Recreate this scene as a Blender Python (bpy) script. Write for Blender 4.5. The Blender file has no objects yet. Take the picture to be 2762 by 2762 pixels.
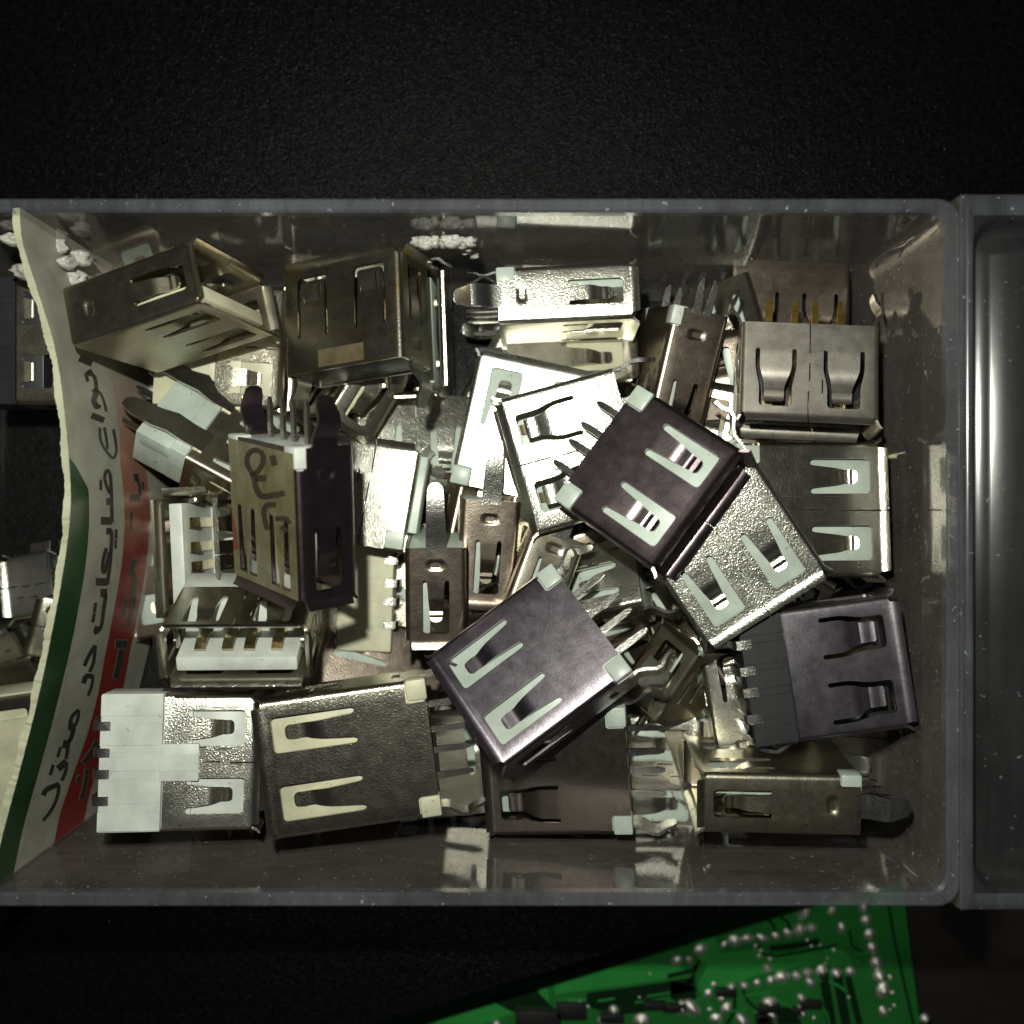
import bpy, bmesh, math, random
from mathutils import Vector, Matrix
from mathutils.geometry import delaunay_2d_cdt

random.seed(7)
MM = 0.001                      # everything below is written in millimetres
scene = bpy.context.scene
col = scene.collection

# ------------------------------------------------------------------ camera
cam_d = bpy.data.cameras.new('camera')
cam_d.sensor_fit = 'HORIZONTAL'; cam_d.sensor_width = 36.0; cam_d.lens = 36.0
cam_d.clip_start = 0.01; cam_d.clip_end = 5.0
cam_d.dof.use_dof = True; cam_d.dof.focus_distance = 0.099; cam_d.dof.aperture_fstop = 27.0
cam = bpy.data.objects.new('camera', cam_d); col.objects.link(cam)
cam.location = (0, 0, 120 * MM)
scene.camera = cam

# ------------------------------------------------------------------ world and flash
world = bpy.data.worlds.new('World'); scene.world = world; world.use_nodes = True
bg = world.node_tree.nodes['Background']
bg.inputs[0].default_value = (0.95, 0.86, 0.93, 1); bg.inputs[1].default_value = 0.015

fl = bpy.data.lights.new('phone_flash', 'AREA'); fl.shape = 'DISK'; fl.size = 3.2 * MM
fl.energy = 0.13; fl.color = (0.98, 1.0, 0.87)
flo = bpy.data.objects.new('phone_flash', fl); col.objects.link(flo)
flo.location = (-7 * MM, 17 * MM, 121 * MM)

scene.view_settings.view_transform = 'Standard'; scene.view_settings.look = 'None'
scene.view_settings.exposure = 0.0; scene.view_settings.gamma = 1
scene.cycles.max_bounces = 10; scene.cycles.transparent_max_bounces = 16
scene.cycles.glossy_bounces = 5
scene.cycles.sample_clamp_indirect = 4.0

# ------------------------------------------------------------------ materials
def new_mat(name):
    m = bpy.data.materials.new(name); m.use_nodes = True
    nt = m.node_tree; nt.nodes.clear()
    out = nt.nodes.new('ShaderNodeOutputMaterial')
    return m, nt, out

def N(nt, kind, **kw):
    n = nt.nodes.new(kind)
    for k, v in kw.items(): setattr(n, k, v)
    return n

def coords(nt, rnd=True):
    tc = N(nt, 'ShaderNodeTexCoord')
    if not rnd: return tc.outputs['Object']
    oi = N(nt, 'ShaderNodeObjectInfo')
    ma = N(nt, 'ShaderNodeVectorMath', operation='ADD')
    mu = N(nt, 'ShaderNodeMath', operation='MULTIPLY'); mu.inputs[1].default_value = 3.0
    nt.links.new(oi.outputs['Random'], mu.inputs[0])
    nt.links.new(tc.outputs['Object'], ma.inputs[0]); nt.links.new(mu.outputs[0], ma.inputs[1])
    return ma.outputs[0]

def noise(nt, vec, scale, detail=2, rough=.5):
    n = N(nt, 'ShaderNodeTexNoise'); n.inputs['Scale'].default_value = scale
    n.inputs['Detail'].default_value = detail; n.inputs['Roughness'].default_value = rough
    nt.links.new(vec, n.inputs['Vector']); return n.outputs['Fac']

def ramp(nt, fac, stops):
    r = N(nt, 'ShaderNodeValToRGB'); e = r.color_ramp.elements
    while len(e) < len(stops): e.new(.5)
    for i, (p, c) in enumerate(stops):
        e[i].position = p; e[i].color = (c[0], c[1], c[2], 1) if not isinstance(c, (int, float)) else (c, c, c, 1)
    nt.links.new(fac, r.inputs[0]); return r.outputs[0]

def metal(name, base, rough, grain=.5, dark=None, blotch=None, grain_scale=6500):
    m, nt, out = new_mat(name)
    b = N(nt, 'ShaderNodeBsdfPrincipled'); b.inputs['Metallic'].default_value = 1
    v = coords(nt)
    dark = dark or tuple(c * .62 for c in base)
    c1 = ramp(nt, noise(nt, v, 900, 6, .8), [(.15, dark), (.70, base)])
    if blotch:
        f = ramp(nt, noise(nt, v, 170, 5, .65), [(.50, 0.0), (.62, 1.0)])
        mx = N(nt, 'ShaderNodeMix', data_type='RGBA'); mx.inputs[7].default_value = (*blotch, 1)
        nt.links.new(f, mx.inputs[0]); nt.links.new(c1, mx.inputs[6]); c1 = mx.outputs[2]
    # fine dirt specks and hair scratches
    sp = ramp(nt, noise(nt, v, 3100, 2, .6), [(.24, .35), (.34, 1.0)])
    mm = N(nt, 'ShaderNodeMix', data_type='RGBA', blend_type='MULTIPLY'); mm.inputs[0].default_value = 1
    nt.links.new(c1, mm.inputs[6]); nt.links.new(sp, mm.inputs[7])
    nt.links.new(mm.outputs[2], b.inputs['Base Color'])
    rr = ramp(nt, noise(nt, v, 700, 4, .7), [(.3, rough * .9), (.7, min(1, rough * 1.12))])
    nt.links.new(rr, b.inputs['Roughness'])
    bm1 = N(nt, 'ShaderNodeBump'); bm1.inputs['Strength'].default_value = grain; bm1.inputs['Distance'].default_value = 0.000045
    nt.links.new(noise(nt, v, grain_scale, 2, .6), bm1.inputs['Height'])
    bm2 = N(nt, 'ShaderNodeBump'); bm2.inputs['Strength'].default_value = .12; bm2.inputs['Distance'].default_value = 0.00003
    nt.links.new(noise(nt, v, 260, 2, .5), bm2.inputs['Height'])
    nt.links.new(bm1.outputs[0], bm2.inputs['Normal']); nt.links.new(bm2.outputs[0], b.inputs['Normal'])
    nt.links.new(b.outputs[0], out.inputs[0]); return m

def plastic(name, base, rough=.35, dirt=.5, sss=True, spec=.5, dirt_col=(.10, .085, .05)):
    m, nt, out = new_mat(name)
    b = N(nt, 'ShaderNodeBsdfPrincipled'); v = coords(nt)
    f = ramp(nt, noise(nt, v, 1900, 3, .6), [(.27, 1.0), (.33, 0.0)])
    g = ramp(nt, noise(nt, v, 240, 4, .6), [(.35, tuple(c * .74 for c in base)), (.65, base)])
    ml = N(nt, 'ShaderNodeMath', operation='MULTIPLY'); ml.inputs[1].default_value = dirt
    nt.links.new(f, ml.inputs[0])
    mx = N(nt, 'ShaderNodeMix', data_type='RGBA'); mx.inputs[7].default_value = (*dirt_col, 1)
    nt.links.new(ml.outputs[0], mx.inputs[0]); nt.links.new(g, mx.inputs[6])
    nt.links.new(mx.outputs[2], b.inputs['Base Color'])
    b.inputs['Roughness'].default_value = rough
    b.inputs['Specular IOR Level'].default_value = spec
    bm = N(nt, 'ShaderNodeBump'); bm.inputs['Strength'].default_value = .4; bm.inputs['Distance'].default_value = 0.00003
    nt.links.new(noise(nt, v, 1500, 3, .6), bm.inputs['Height']); nt.links.new(bm.outputs[0], b.inputs['Normal'])
    nt.links.new(b.outputs[0], out.inputs[0]); return m

M = {}
M['nickel'] = metal('nickel_plating', (.64, .60, .50), .24, .65)
M['bright'] = metal('bright_grained_nickel', (.80, .79, .71), .24, .75, dark=(.54, .52, .45))
M['polished'] = metal('flat_polished_nickel', (.85, .84, .78), .26, .25, dark=(.66, .66, .62))
M['purple'] = metal('violet_reflection_nickel', (.42, .365, .42), .25, .16, dark=(.385, .335, .385))  # violet tint of the reflected ceiling put into the base colour
M['violet'] = metal('violet_reflection_matte_nickel', (.40, .36, .41), .30, .2, dark=(.36, .325, .37))  # rougher mix, the same ceiling reflection coloured in
M['mauve'] = metal('mauve_reflection_matte_nickel', (.46, .42, .375), .42, .2, dark=(.40, .365, .33))  # warmer mix of that reflected tint, also held in the base colour
M['maroon'] = metal('maroon_brown_plating', (.235, .20, .18), .33, .2, dark=(.205, .165, .145))
M['plum'] = metal('dark_plum_plating', (.34, .27, .29), .24, .12, dark=(.28, .22, .24))
M['brown'] = metal('brown_tarnished_plating', (.40, .33, .27), .30, .35, dark=(.22, .18, .15))
M['olive'] = metal('olive_tarnished_plating', (.50, .46, .37), .32, .3, dark=(.34, .31, .25), blotch=(.46, .42, .29))
M['amber'] = metal('rust_stained_plating', (.37, .345, .30), .30, .4, dark=(.24, .22, .19), blotch=(.38, .30, .15))
M['tin'] = metal('tinned_leg', (.66, .65, .60), .24, .6, dark=(.35, .34, .32))
M['contact'] = metal('pale_gold_contact', (.70, .60, .38), .22, .3)
M['gold'] = metal('gold_plated_pin', (.78, .52, .13), .28, .3, dark=(.55, .34, .08))
M['solder'] = metal('solder', (.84, .83, .80), .55, .5, dark=(.6, .58, .55))
M['mint'] = plastic('pale_mint_plastic', (.50, .57, .51), .38, .7)
M['white'] = plastic('white_plastic', (.60, .63, .59), .42, .6)
M['cream'] = plastic('cream_plastic', (.60, .58, .42), .45, .6)
M['blackp'] = plastic('black_plastic_and_slot_shade', (.022, .024, .026), .4, .2)
M['glue'] = plastic('dried_glue', (.48, .47, .43), .5, .25)
M['white_print'] = plastic('white_card_print', (.40, .39, .33), .42, .25)
M['green_print'] = plastic('green_card_print', (.024, .068, .026), .28, .5)
M['ink'] = plastic('black_ink', (.045, .045, .038), .4, .0)
M['outline'] = plastic('grey_outline_ink', (.26, .20, .17), .45, .0)
M['edge'] = plastic('raw_card_edge', (.50, .50, .36), .8, .5)
M['marker'] = plastic('faded_marker_ink', (.045, .035, .022), .5, .3)

def red_mat():
    m, nt, out = new_mat('red_card_print')
    b = N(nt, 'ShaderNodeBsdfPrincipled'); v = coords(nt, False)
    s = N(nt, 'ShaderNodeSeparateXYZ'); nt.links.new(v, s.inputs[0])
    mr = N(nt, 'ShaderNodeMapRange'); mr.inputs[1].default_value = .016; mr.inputs[2].default_value = -.006
    nt.links.new(s.outputs[1], mr.inputs[0])
    c = ramp(nt, mr.outputs[0], [(0.0, (.36, .33, .28)), (.45, (.33, .17, .12)), (1.0, (.22, .026, .022))])
    nt.links.new(c, b.inputs['Base Color']); b.inputs['Roughness'].default_value = .35
    nt.links.new(b.outputs[0], out.inputs[0]); return m
M['red_print'] = red_mat()

def clear_mat(name, haze, tint=(.30, .27, .26), streak=(220, 700, 700), rough=.06, spec=1.0, refl=1.0):
    """clear polystyrene: a dielectric sheen over a see-through body, with dust and fine scratches"""
    m, nt, out = new_mat(name)
    tr = N(nt, 'ShaderNodeBsdfTransparent'); tr.inputs[0].default_value = (.93, .93, .92, 1)
    gl = N(nt, 'ShaderNodeBsdfGlossy'); gl.inputs['Roughness'].default_value = rough
    gl.inputs[0].default_value = (spec, spec, spec, 1)
    df = N(nt, 'ShaderNodeBsdfDiffuse'); df.inputs[0].default_value = (*tint, 1)
    v = coords(nt, False)
    mp = N(nt, 'ShaderNodeMapping'); mp.inputs['Scale'].default_value = streak
    nt.links.new(v, mp.inputs[0])
    st = ramp(nt, noise(nt, mp.outputs[0], 1.0, 6, .7), [(.38, .75), (.70, 1.25)])
    bl = ramp(nt, noise(nt, v, 70, 4, .6), [(.3, .5), (.7, 1.3)])
    dust = ramp(nt, noise(nt, v, 1700, 2, .5), [(.70, 0.0), (.76, 5.0)])
    m1 = N(nt, 'ShaderNodeMath', operation='MULTIPLY'); nt.links.new(st, m1.inputs[0]); nt.links.new(bl, m1.inputs[1])
    m2 = N(nt, 'ShaderNodeMath', operation='ADD'); nt.links.new(m1.outputs[0], m2.inputs[0]); nt.links.new(dust, m2.inputs[1])
    m3 = N(nt, 'ShaderNodeMath', operation='MULTIPLY'); m3.use_clamp = True; m3.inputs[1].default_value = haze
    nt.links.new(m2.outputs[0], m3.inputs[0])
    mixd = N(nt, 'ShaderNodeMixShader'); nt.links.new(m3.outputs[0], mixd.inputs[0])
    nt.links.new(tr.outputs[0], mixd.inputs[1]); nt.links.new(df.outputs[0], mixd.inputs[2])
    bm = N(nt, 'ShaderNodeBump'); bm.inputs['Strength'].default_value = .25; bm.inputs['Distance'].default_value = .00012
    nt.links.new(noise(nt, v, 90, 4, .5), bm.inputs['Height'])
    nt.links.new(bm.outputs[0], gl.inputs['Normal'])
    fr = N(nt, 'ShaderNodeFresnel'); fr.inputs[0].default_value = 1.55
    ge = N(nt, 'ShaderNodeNewGeometry')
    inv = N(nt, 'ShaderNodeMath', operation='SUBTRACT'); inv.inputs[0].default_value = 1
    nt.links.new(ge.outputs['Backfacing'], inv.inputs[1])
    fm = N(nt, 'ShaderNodeMath', operation='MULTIPLY'); nt.links.new(fr.outputs[0], fm.inputs[0]); nt.links.new(inv.outputs[0], fm.inputs[1])
    mx = N(nt, 'ShaderNodeMixShader'); fk = N(nt, 'ShaderNodeMath', operation='MULTIPLY'); fk.inputs[1].default_value = refl; nt.links.new(fm.outputs[0], fk.inputs[0])
    nt.links.new(fk.outputs[0], mx.inputs[0])
    nt.links.new(mixd.outputs[0], mx.inputs[1]); nt.links.new(gl.outputs[0], mx.inputs[2])
    nt.links.new(mx.outputs[0], out.inputs[0]); return m
M['clear'] = clear_mat('scratched_clear_plastic', .22, tint=(.25, .225, .205), refl=.8)
M['clear_floor'] = clear_mat('clear_plastic_floor', .02, streak=(500, 500, 500))
M['rim'] = clear_mat('clear_plastic_rim', .30, tint=(.20, .21, .25), streak=(700, 90, 300), rough=.2)
M['trough'] = clear_mat('clear_plastic_pull', .11, tint=(.20, .215, .22), streak=(400, 30, 200), rough=.19)

def tape_mat():
    m, nt, out = new_mat('aged_amber_tape')
    b = N(nt, 'ShaderNodeBsdfPrincipled'); v = coords(nt, False)
    c = ramp(nt, noise(nt, v, 190, 4, .6), [(.3, (.13, .095, .045)), (.48, (.21, .185, .10)), (.7, (.30, .285, .19))])
    nt.links.new(c, b.inputs['Base Color']); b.inputs['Roughness'].default_value = .22
    bm = N(nt, 'ShaderNodeBump'); bm.inputs['Strength'].default_value = .7; bm.inputs['Distance'].default_value = .0002
    nt.links.new(noise(nt, v, 380, 3, .6), bm.inputs['Height']); nt.links.new(bm.outputs[0], b.inputs['Normal'])
    tr = N(nt, 'ShaderNodeBsdfTransparent'); tr.inputs[0].default_value = (.9, .75, .45, 1)
    mx = N(nt, 'ShaderNodeMixShader'); mx.inputs[0].default_value = .72
    nt.links.new(tr.outputs[0], mx.inputs[1]); nt.links.new(b.outputs[0], mx.inputs[2])
    nt.links.new(mx.outputs[0], out.inputs[0]); return m
M['tape'] = tape_mat()

def mat_mat():
    m, nt, out = new_mat('black_leatherette')
    b = N(nt, 'ShaderNodeBsdfPrincipled'); v = coords(nt, False)
    c = ramp(nt, noise(nt, v, 1500, 3, .6), [(.35, (.002, .002, .0024)), (.65, (.006, .006, .007))])
    nt.links.new(c, b.inputs['Base Color'])
    b.inputs['Roughness'].default_value = .30; b.inputs['Specular IOR Level'].default_value = .085
    vo = N(nt, 'ShaderNodeTexVoronoi'); vo.inputs['Scale'].default_value = 5200; nt.links.new(v, vo.inputs['Vector'])
    bm = N(nt, 'ShaderNodeBump'); bm.inputs['Strength'].default_value = 1.0; bm.inputs['Distance'].default_value = .00006
    nt.links.new(vo.outputs['Distance'], bm.inputs['Height'])
    bm2 = N(nt, 'ShaderNodeBump'); bm2.inputs['Strength'].default_value = .6; bm2.inputs['Distance'].default_value = .00015
    nt.links.new(noise(nt, v, 1900, 3, .6), bm2.inputs['Height']); nt.links.new(bm.outputs[0], bm2.inputs['Normal'])
    nt.links.new(bm2.outputs[0], b.inputs['Normal'])
    nt.links.new(b.outputs[0], out.inputs[0]); return m
M['mat'] = mat_mat()

def simple(name, base, rough, scale=300, lo=.6, spec=.5):
    m, nt, out = new_mat(name)
    b = N(nt, 'ShaderNodeBsdfPrincipled'); v = coords(nt, False)
    c = ramp(nt, noise(nt, v, scale, 4, .6), [(.3, tuple(x * lo for x in base)), (.7, base)])
    nt.links.new(c, b.inputs['Base Color']); b.inputs['Roughness'].default_value = rough
    b.inputs['Specular IOR Level'].default_value = spec
    nt.links.new(b.outputs[0], out.inputs[0]); return m
M['table'] = simple('dark_brown_table', (.022, .017, .015), .5, 90, .5)
M['solder_mask'] = simple('green_solder_mask', (.018, .17, .030), .32, 120, .75)
M['copper_pour'] = simple('bright_green_copper_pour', (.030, .29, .055), .30, 120, .8)
M['gap_and_shade'] = simple('dark_green_gap_and_shade', (.003, .022, .006), .35, 120, .8)
M['chip'] = simple('black_chip', (.012, .012, .012), .5)
M['dimface'] = simple('hole_shadow', (.01, .01, .01), .6)

# ------------------------------------------------------------------ mesh helpers
def link(name, me, mat=None, parent=None):
    o = bpy.data.objects.new(name, me); col.objects.link(o)
    if mat is not None and me is not None and not me.materials:
        me.materials.append(M[mat] if isinstance(mat, str) else mat)
    if parent: o.parent = parent
    return o

def mesh(name, verts, faces, smooth=30):
    me = bpy.data.meshes.new(name)
    me.from_pydata([(x * MM, y * MM, z * MM) for x, y, z in verts], [], faces)
    bm = bmesh.new(); bm.from_mesh(me)
    bmesh.ops.recalc_face_normals(bm, faces=bm.faces); bm.to_mesh(me); bm.free()
    if smooth:
        me.shade_smooth(); me.set_sharp_from_angle(angle=math.radians(smooth))
    return me

class B:
    """collects bevelled boxes, strips and tubes of one mesh"""
    def __init__(s): s.bm = bmesh.new()
    def box(s, x0, x1, y0, y1, z0, z1, bev=.1, seg=2, taper=None):
        t = bmesh.new(); r = bmesh.ops.create_cube(t, size=1)
        for v in t.verts:
            v.co = Vector(((x0 + x1) / 2 + v.co.x * (x1 - x0), (y0 + y1) / 2 + v.co.y * (y1 - y0), (z0 + z1) / 2 + v.co.z * (z1 - z0)))
        if taper: taper(t)
        if bev: bmesh.ops.bevel(t, geom=list(t.edges), offset=bev, segments=seg, affect='EDGES', profile=.5)
        me = bpy.data.meshes.new('t'); t.to_mesh(me); s.bm.from_mesh(me); bpy.data.meshes.remove(me); t.free(); return s
    def strip(s, pts, width, th, wdir, taper=None, round_end=True):
        """a flat strip bent along pts (3-D); wdir = direction of its width; taper = widths per point"""
        pts = [Vector(p) for p in pts]; wdir = Vector(wdir).normalized(); n = len(pts); rows = []
        for i, p in enumerate(pts):
            d = (pts[min(i + 1, n - 1)] - pts[max(i - 1, 0)]).normalized(); up = d.cross(wdir).normalized()
            w = (taper[i] if taper else 1) * width / 2
            rows.append([s.bm.verts.new(p + wdir * a * w + up * b * th / 2) for a, b in ((-1, -1), (1, -1), (1, 1), (-1, 1))])
        for i in range(n - 1):
            for k in range(4):
                s.bm.faces.new((rows[i][k], rows[i][(k + 1) % 4], rows[i + 1][(k + 1) % 4], rows[i + 1][k]))
        s.bm.faces.new(rows[0]); s.bm.faces.new(rows[-1][::-1]); return s
    def mesh(s, name, smooth=35):
        bmesh.ops.scale(s.bm, vec=(MM,) * 3, verts=s.bm.verts)
        bmesh.ops.recalc_face_normals(s.bm, faces=s.bm.faces)
        me = bpy.data.meshes.new(name); s.bm.to_mesh(me); s.bm.free()
        if smooth: me.shade_smooth(); me.set_sharp_from_angle(angle=math.radians(smooth))
        return me

def inside(p, poly):
    x, y = p; c = False; j = len(poly) - 1
    for i in range(len(poly)):
        xi, yi = poly[i]; xj, yj = poly[j]
        if (yi > y) != (yj > y) and x < (xj - xi) * (y - yi) / (yj - yi) + xi: c = not c
        j = i
    return c

def arc(cx, cy, r, a0, a1, n=6):
    return [(cx + r * math.cos(math.radians(a0 + (a1 - a0) * i / n)), cy + r * math.sin(math.radians(a0 + (a1 - a0) * i / n))) for i in range(n + 1)]

# U-shaped cut-outs with a spring finger. q runs from the finger's root (0) to the cut-out's base (Lh)
def slot_profile(style, Lh):
    if style == 'taper':
        return dict(Lh=Lh, po=lambda q: 1.70, pi=lambda q: 1.08 - .40 * min(1, q / (Lh * .62)), tip=Lh - 1.1, rt=.42)
    if style == 'hook':
        return dict(Lh=Lh, po=lambda q: 1.75 - .1 * q / Lh, pi=lambda q: 1.42 - .1 * q / Lh, tip=Lh - .35, rt=.3)
    if style == 'wavy':
        def po(q):
            t = min(1, max(0, (q - Lh * .25) / (Lh * .45))); return 1.95 - .40 * (3 * t * t - 2 * t ** 3)
        def pi(q):
            t = min(1, max(0, (q - Lh * .25) / (Lh * .42))); return 1.52 - .57 * (3 * t * t - 2 * t ** 3)
        return dict(Lh=Lh, po=po, pi=pi, tip=Lh - .75, rt=.18)
    if style == 'side':
        return dict(Lh=Lh, po=lambda q: 1.30, pi=lambda q: .85 - .35 * q / Lh, tip=Lh - 1.0, rt=.4)

def slot_poly(S):
    Lh, po, pi, tip, rt = S['Lh'], S['po'], S['pi'], S['tip'], S['rt']
    n = 12; out = []
    for i in range(n + 1): q = Lh * i / n; out.append((po(q), q))
    out[-1] = (po(Lh), Lh - .35); out += [(po(Lh) - .1, Lh - .1), (po(Lh) - .35, Lh)]
    out += [(-a, b) for a, b in out[::-1]]
    fing = []
    for i in range(n + 1): q = (tip - rt) * i / n; fing.append((pi(q), q))
    w = pi(tip - rt)
    fing += [(w - rt * (1 - math.cos(math.radians(a))), tip - rt + rt * math.sin(math.radians(a))) for a in (30, 60, 90)]
    m = (po(0) + pi(0)) / 2; r = (po(0) - pi(0)) / 2
    poly = out[:]                                                   # from right root up over base to left root
    poly += [(-m - r * math.cos(math.radians(a)), -r * math.sin(math.radians(a))) for a in (45, 90, 135)]
    poly += [(-a, b) for a, b in fing]
    poly += [(a, b) for a, b in fing[::-1]]
    poly += [(m - r * math.cos(math.radians(a)), -r * math.sin(math.radians(a))) for a in (45, 90, 135)]
    cross = [((-a, b), (a, b)) for a, b in fing[1:]]
    return poly, cross

def finger_depth(S, q, amt):
    t = q / S['tip']
    if t <= 0: return 0
    K = ((0, 0), (.45, .12), (.60, .45), (.70, .95), (.76, 1.0), (.80, .82), (.86, .80), (.90, 1.0), (1.0, .75), (1.3, .6))
    for (a_, b_), (c_, d_) in zip(K, K[1:]):
        if t <= c_: return amt * (b_ + (d_ - b_) * (t - a_) / (c_ - a_))
    return amt * .6

def shell_mesh(name, W, T, L, top, bot, seam, blocks, side=True, flare=.5, r=.55, th=.28, y0=0, dimple=True, hole_len=None, amt=.75):
    a, b = W / 2, T / 2
    hb, ar, hs, tp = a - r, r * math.pi / 2, 2 * (b - r), 2 * (a - r)
    br = [0, hb]; br.append(br[-1] + ar); br.append(br[-1] + hs); br.append(br[-1] + ar); br.append(br[-1] + tp)
    br.append(br[-1] + ar); br.append(br[-1] + hs); br.append(br[-1] + ar); br.append(br[-1] + hb); Pm = br[-1]
    def f(u):
        u = u % Pm if (u < 0 or u > Pm) else u
        k = 0
        while k < 8 and u > br[k + 1]: k += 1
        d = u - br[k]
        if k == 0: return (d, -b), (0, -1)
        if k == 2: return (a, -b + r + d), (1, 0)
        if k == 4: return (a - r - d, b), (0, 1)
        if k == 6: return (-a, b - r - d), (-1, 0)
        if k == 8: return (-a + r + d, -b), (0, -1)
        c, s0 = {1: ((a - r, -b + r), -90), 3: ((a - r, b - r), 0), 5: ((-a + r, b - r), 90), 7: ((-a + r, -b + r), 180)}[k]
        an = math.radians(s0 + 90 * d / ar); n = (math.cos(an), math.sin(an))
        return (c[0] + n[0] * r, c[1] + n[1] * r), n
    g = .065
    sv = [(0, 0), (.30 * L, 0), (.27 * L, 1.35), (.43 * L, 1.35), (.40 * L, 0), (.58 * L, 0), (.56 * L, 1.2), (.70 * L, 1.2), (.68 * L, -.1), (L, -.1)]
    corners = [(br[1] + br[2]) / 2, (br[3] + br[4]) / 2, (br[5] + br[6]) / 2, (br[7] + br[8]) / 2]
    nh = .55
    outl = [(g, 0)]
    for ci, c in enumerate(corners):
        if blocks and ci in ((1, 2) if not seam else (0, 3)):
            w0, w1, d = (.9, 2.0, 1.9) if (ci in (1, 3)) else (2.0, .9, 1.9)
            outl += [(c - w0, 0), (c - w0, d - .2), (c - w0 + .2, d), (c + w1 - .2, d), (c + w1, d - .2), (c + w1, 0)]
    outl.append((Pm - g, 0))
    outl += [(Pm + s - g, v) for v, s in sv[1:]]
    for c in corners[::-1]:
        outl += [(c + nh, L), (c + nh * .8, L - .75), (c, L - .95), (c - nh * .8, L - .75), (c - nh, L)]
    outl += [(s + g, v) for v, s in sv[1:][::-1]]
    holes = []; lines = []; fingers = []; dim = []; dimc = []
    Lh = hole_len or min(5.8, L * .56)
    mid_top = (br[4] + br[5]) / 2
    specs = []
    if top: specs += [(mid_top - W * .245, top, Lh), (mid_top + W * .245, top, Lh)]
    if bot: specs += [(W * .245, bot, Lh), (Pm - W * .245, bot, Lh)]
    if side: specs += [((br[2] + br[3]) / 2, 'side', Lh * .9), ((br[6] + br[7]) / 2, 'side', Lh * .9)]
    for uc, st, lh in specs:
        S = slot_profile(st, lh); poly, cross = slot_poly(S); vr = L - 1.55 - lh
        holes.append([(uc + p, vr + q) for p, q in poly])
        lines += [((uc + p[0], vr + p[1]), (uc + q[0], vr + q[1])) for p, q in cross]
        fingers.append((uc, vr, S))
    if dimple and side:
        for uc in ((br[2] + br[3]) / 2, (br[6] + br[7]) / 2):
            v0 = L * .17
            for k_ in (1.3, 1, .72, .4): dim.append([(uc + x * .85 * k_, v0 + y * .5 * k_) for x, y in ((-1, -.6), (-.6, -1), (.6, -1), (1, -.6), (1, .6), (.6, 1), (-.6, 1), (-1, .6))])
            dimc.append((uc, v0))
    pts = []; edges = []
    def add_loop(P):
        s = len(pts); pts.extend(P); edges.extend([(s + i, s + (i + 1) % len(P)) for i in range(len(P))])
    add_loop(outl)
    for h in holes + dim: add_loop(h)
    def add_line(p, q): s = len(pts); pts.extend([p, q]); edges.append((s, s + 1))
    for p, q in lines: add_line(p, q)
    for i0 in (1, 3, 5, 7):
        for k in range(0, 6): add_line((br[i0] + ar * k / 5, -.1), (br[i0] + ar * k / 5, L + .1))
    for v in (L - .95, L - .7, L - .45, L - .2): add_line((-1, v), (Pm + 1, v))
    vs, es, fs, _, _, _ = delaunay_2d_cdt([Vector(p) for p in pts], edges, [], 0, 1e-5)
    V2 = [(v.x, v.y) for v in vs]; tris = []
    for t in fs:
        c = (sum(V2[i][0] for i in t) / 3, sum(V2[i][1] for i in t) / 3)
        if inside(c, outl) and not any(inside(c, h) for h in holes): tris.append(tuple(t))
    outer = []; inner = []
    for (u, v) in V2:
        (x, z), (nx, nz) = f(u)
        off = 0
        if v > L - .95 and flare: t = (v - (L - .95)) / .95; off += flare * t * t
        for uc, vr, S in fingers:
            q = v - vr
            if 0 < q <= S['tip'] + .01 and abs(u - uc) <= S['pi'](min(q, S['tip'] - S['rt'])) + .02: off -= finger_depth(S, q, amt)
        for uc, vc in dimc:
            if max(abs(u - uc) / .85, abs(v - vc) / .5) < .8: off -= .16
        if seam: x, z, nx, nz = -x, -z, -nx, -nz
        outer.append((x + nx * off, v + y0, z + nz * off)); inner.append((x + nx * (off - th), v + y0, z + nz * (off - th)))
    n = len(V2); faces = []; cnt = {}
    for t in tris:
        faces.append(t); faces.append(tuple(i + n for i in t[::-1]))
        for i in range(3):
            e = (t[i], t[(i + 1) % 3]); cnt[e] = 1
    for (i, j) in list(cnt):
        if (j, i) not in cnt: faces.append((j, i, i + n, j + n))
    used = sorted({i for fc in faces for i in fc}); mp = {o: k for k, o in enumerate(used)}
    allv = outer + inner
    return mesh(name, [allv[i] for i in used], [tuple(mp[i] for i in fc) for fc in faces], 40)

_cache = {}
def cached(key, fn):
    if key not in _cache: _cache[key] = fn()
    return _cache[key]

def variant(me, mat):
    """the same mesh under another material"""
    k = ('v', me.name, mat)
    if k not in _cache:
        c = me.copy(); c.materials.clear(); c.materials.append(M[mat]); _cache[k] = c
    return _cache[k]

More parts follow.
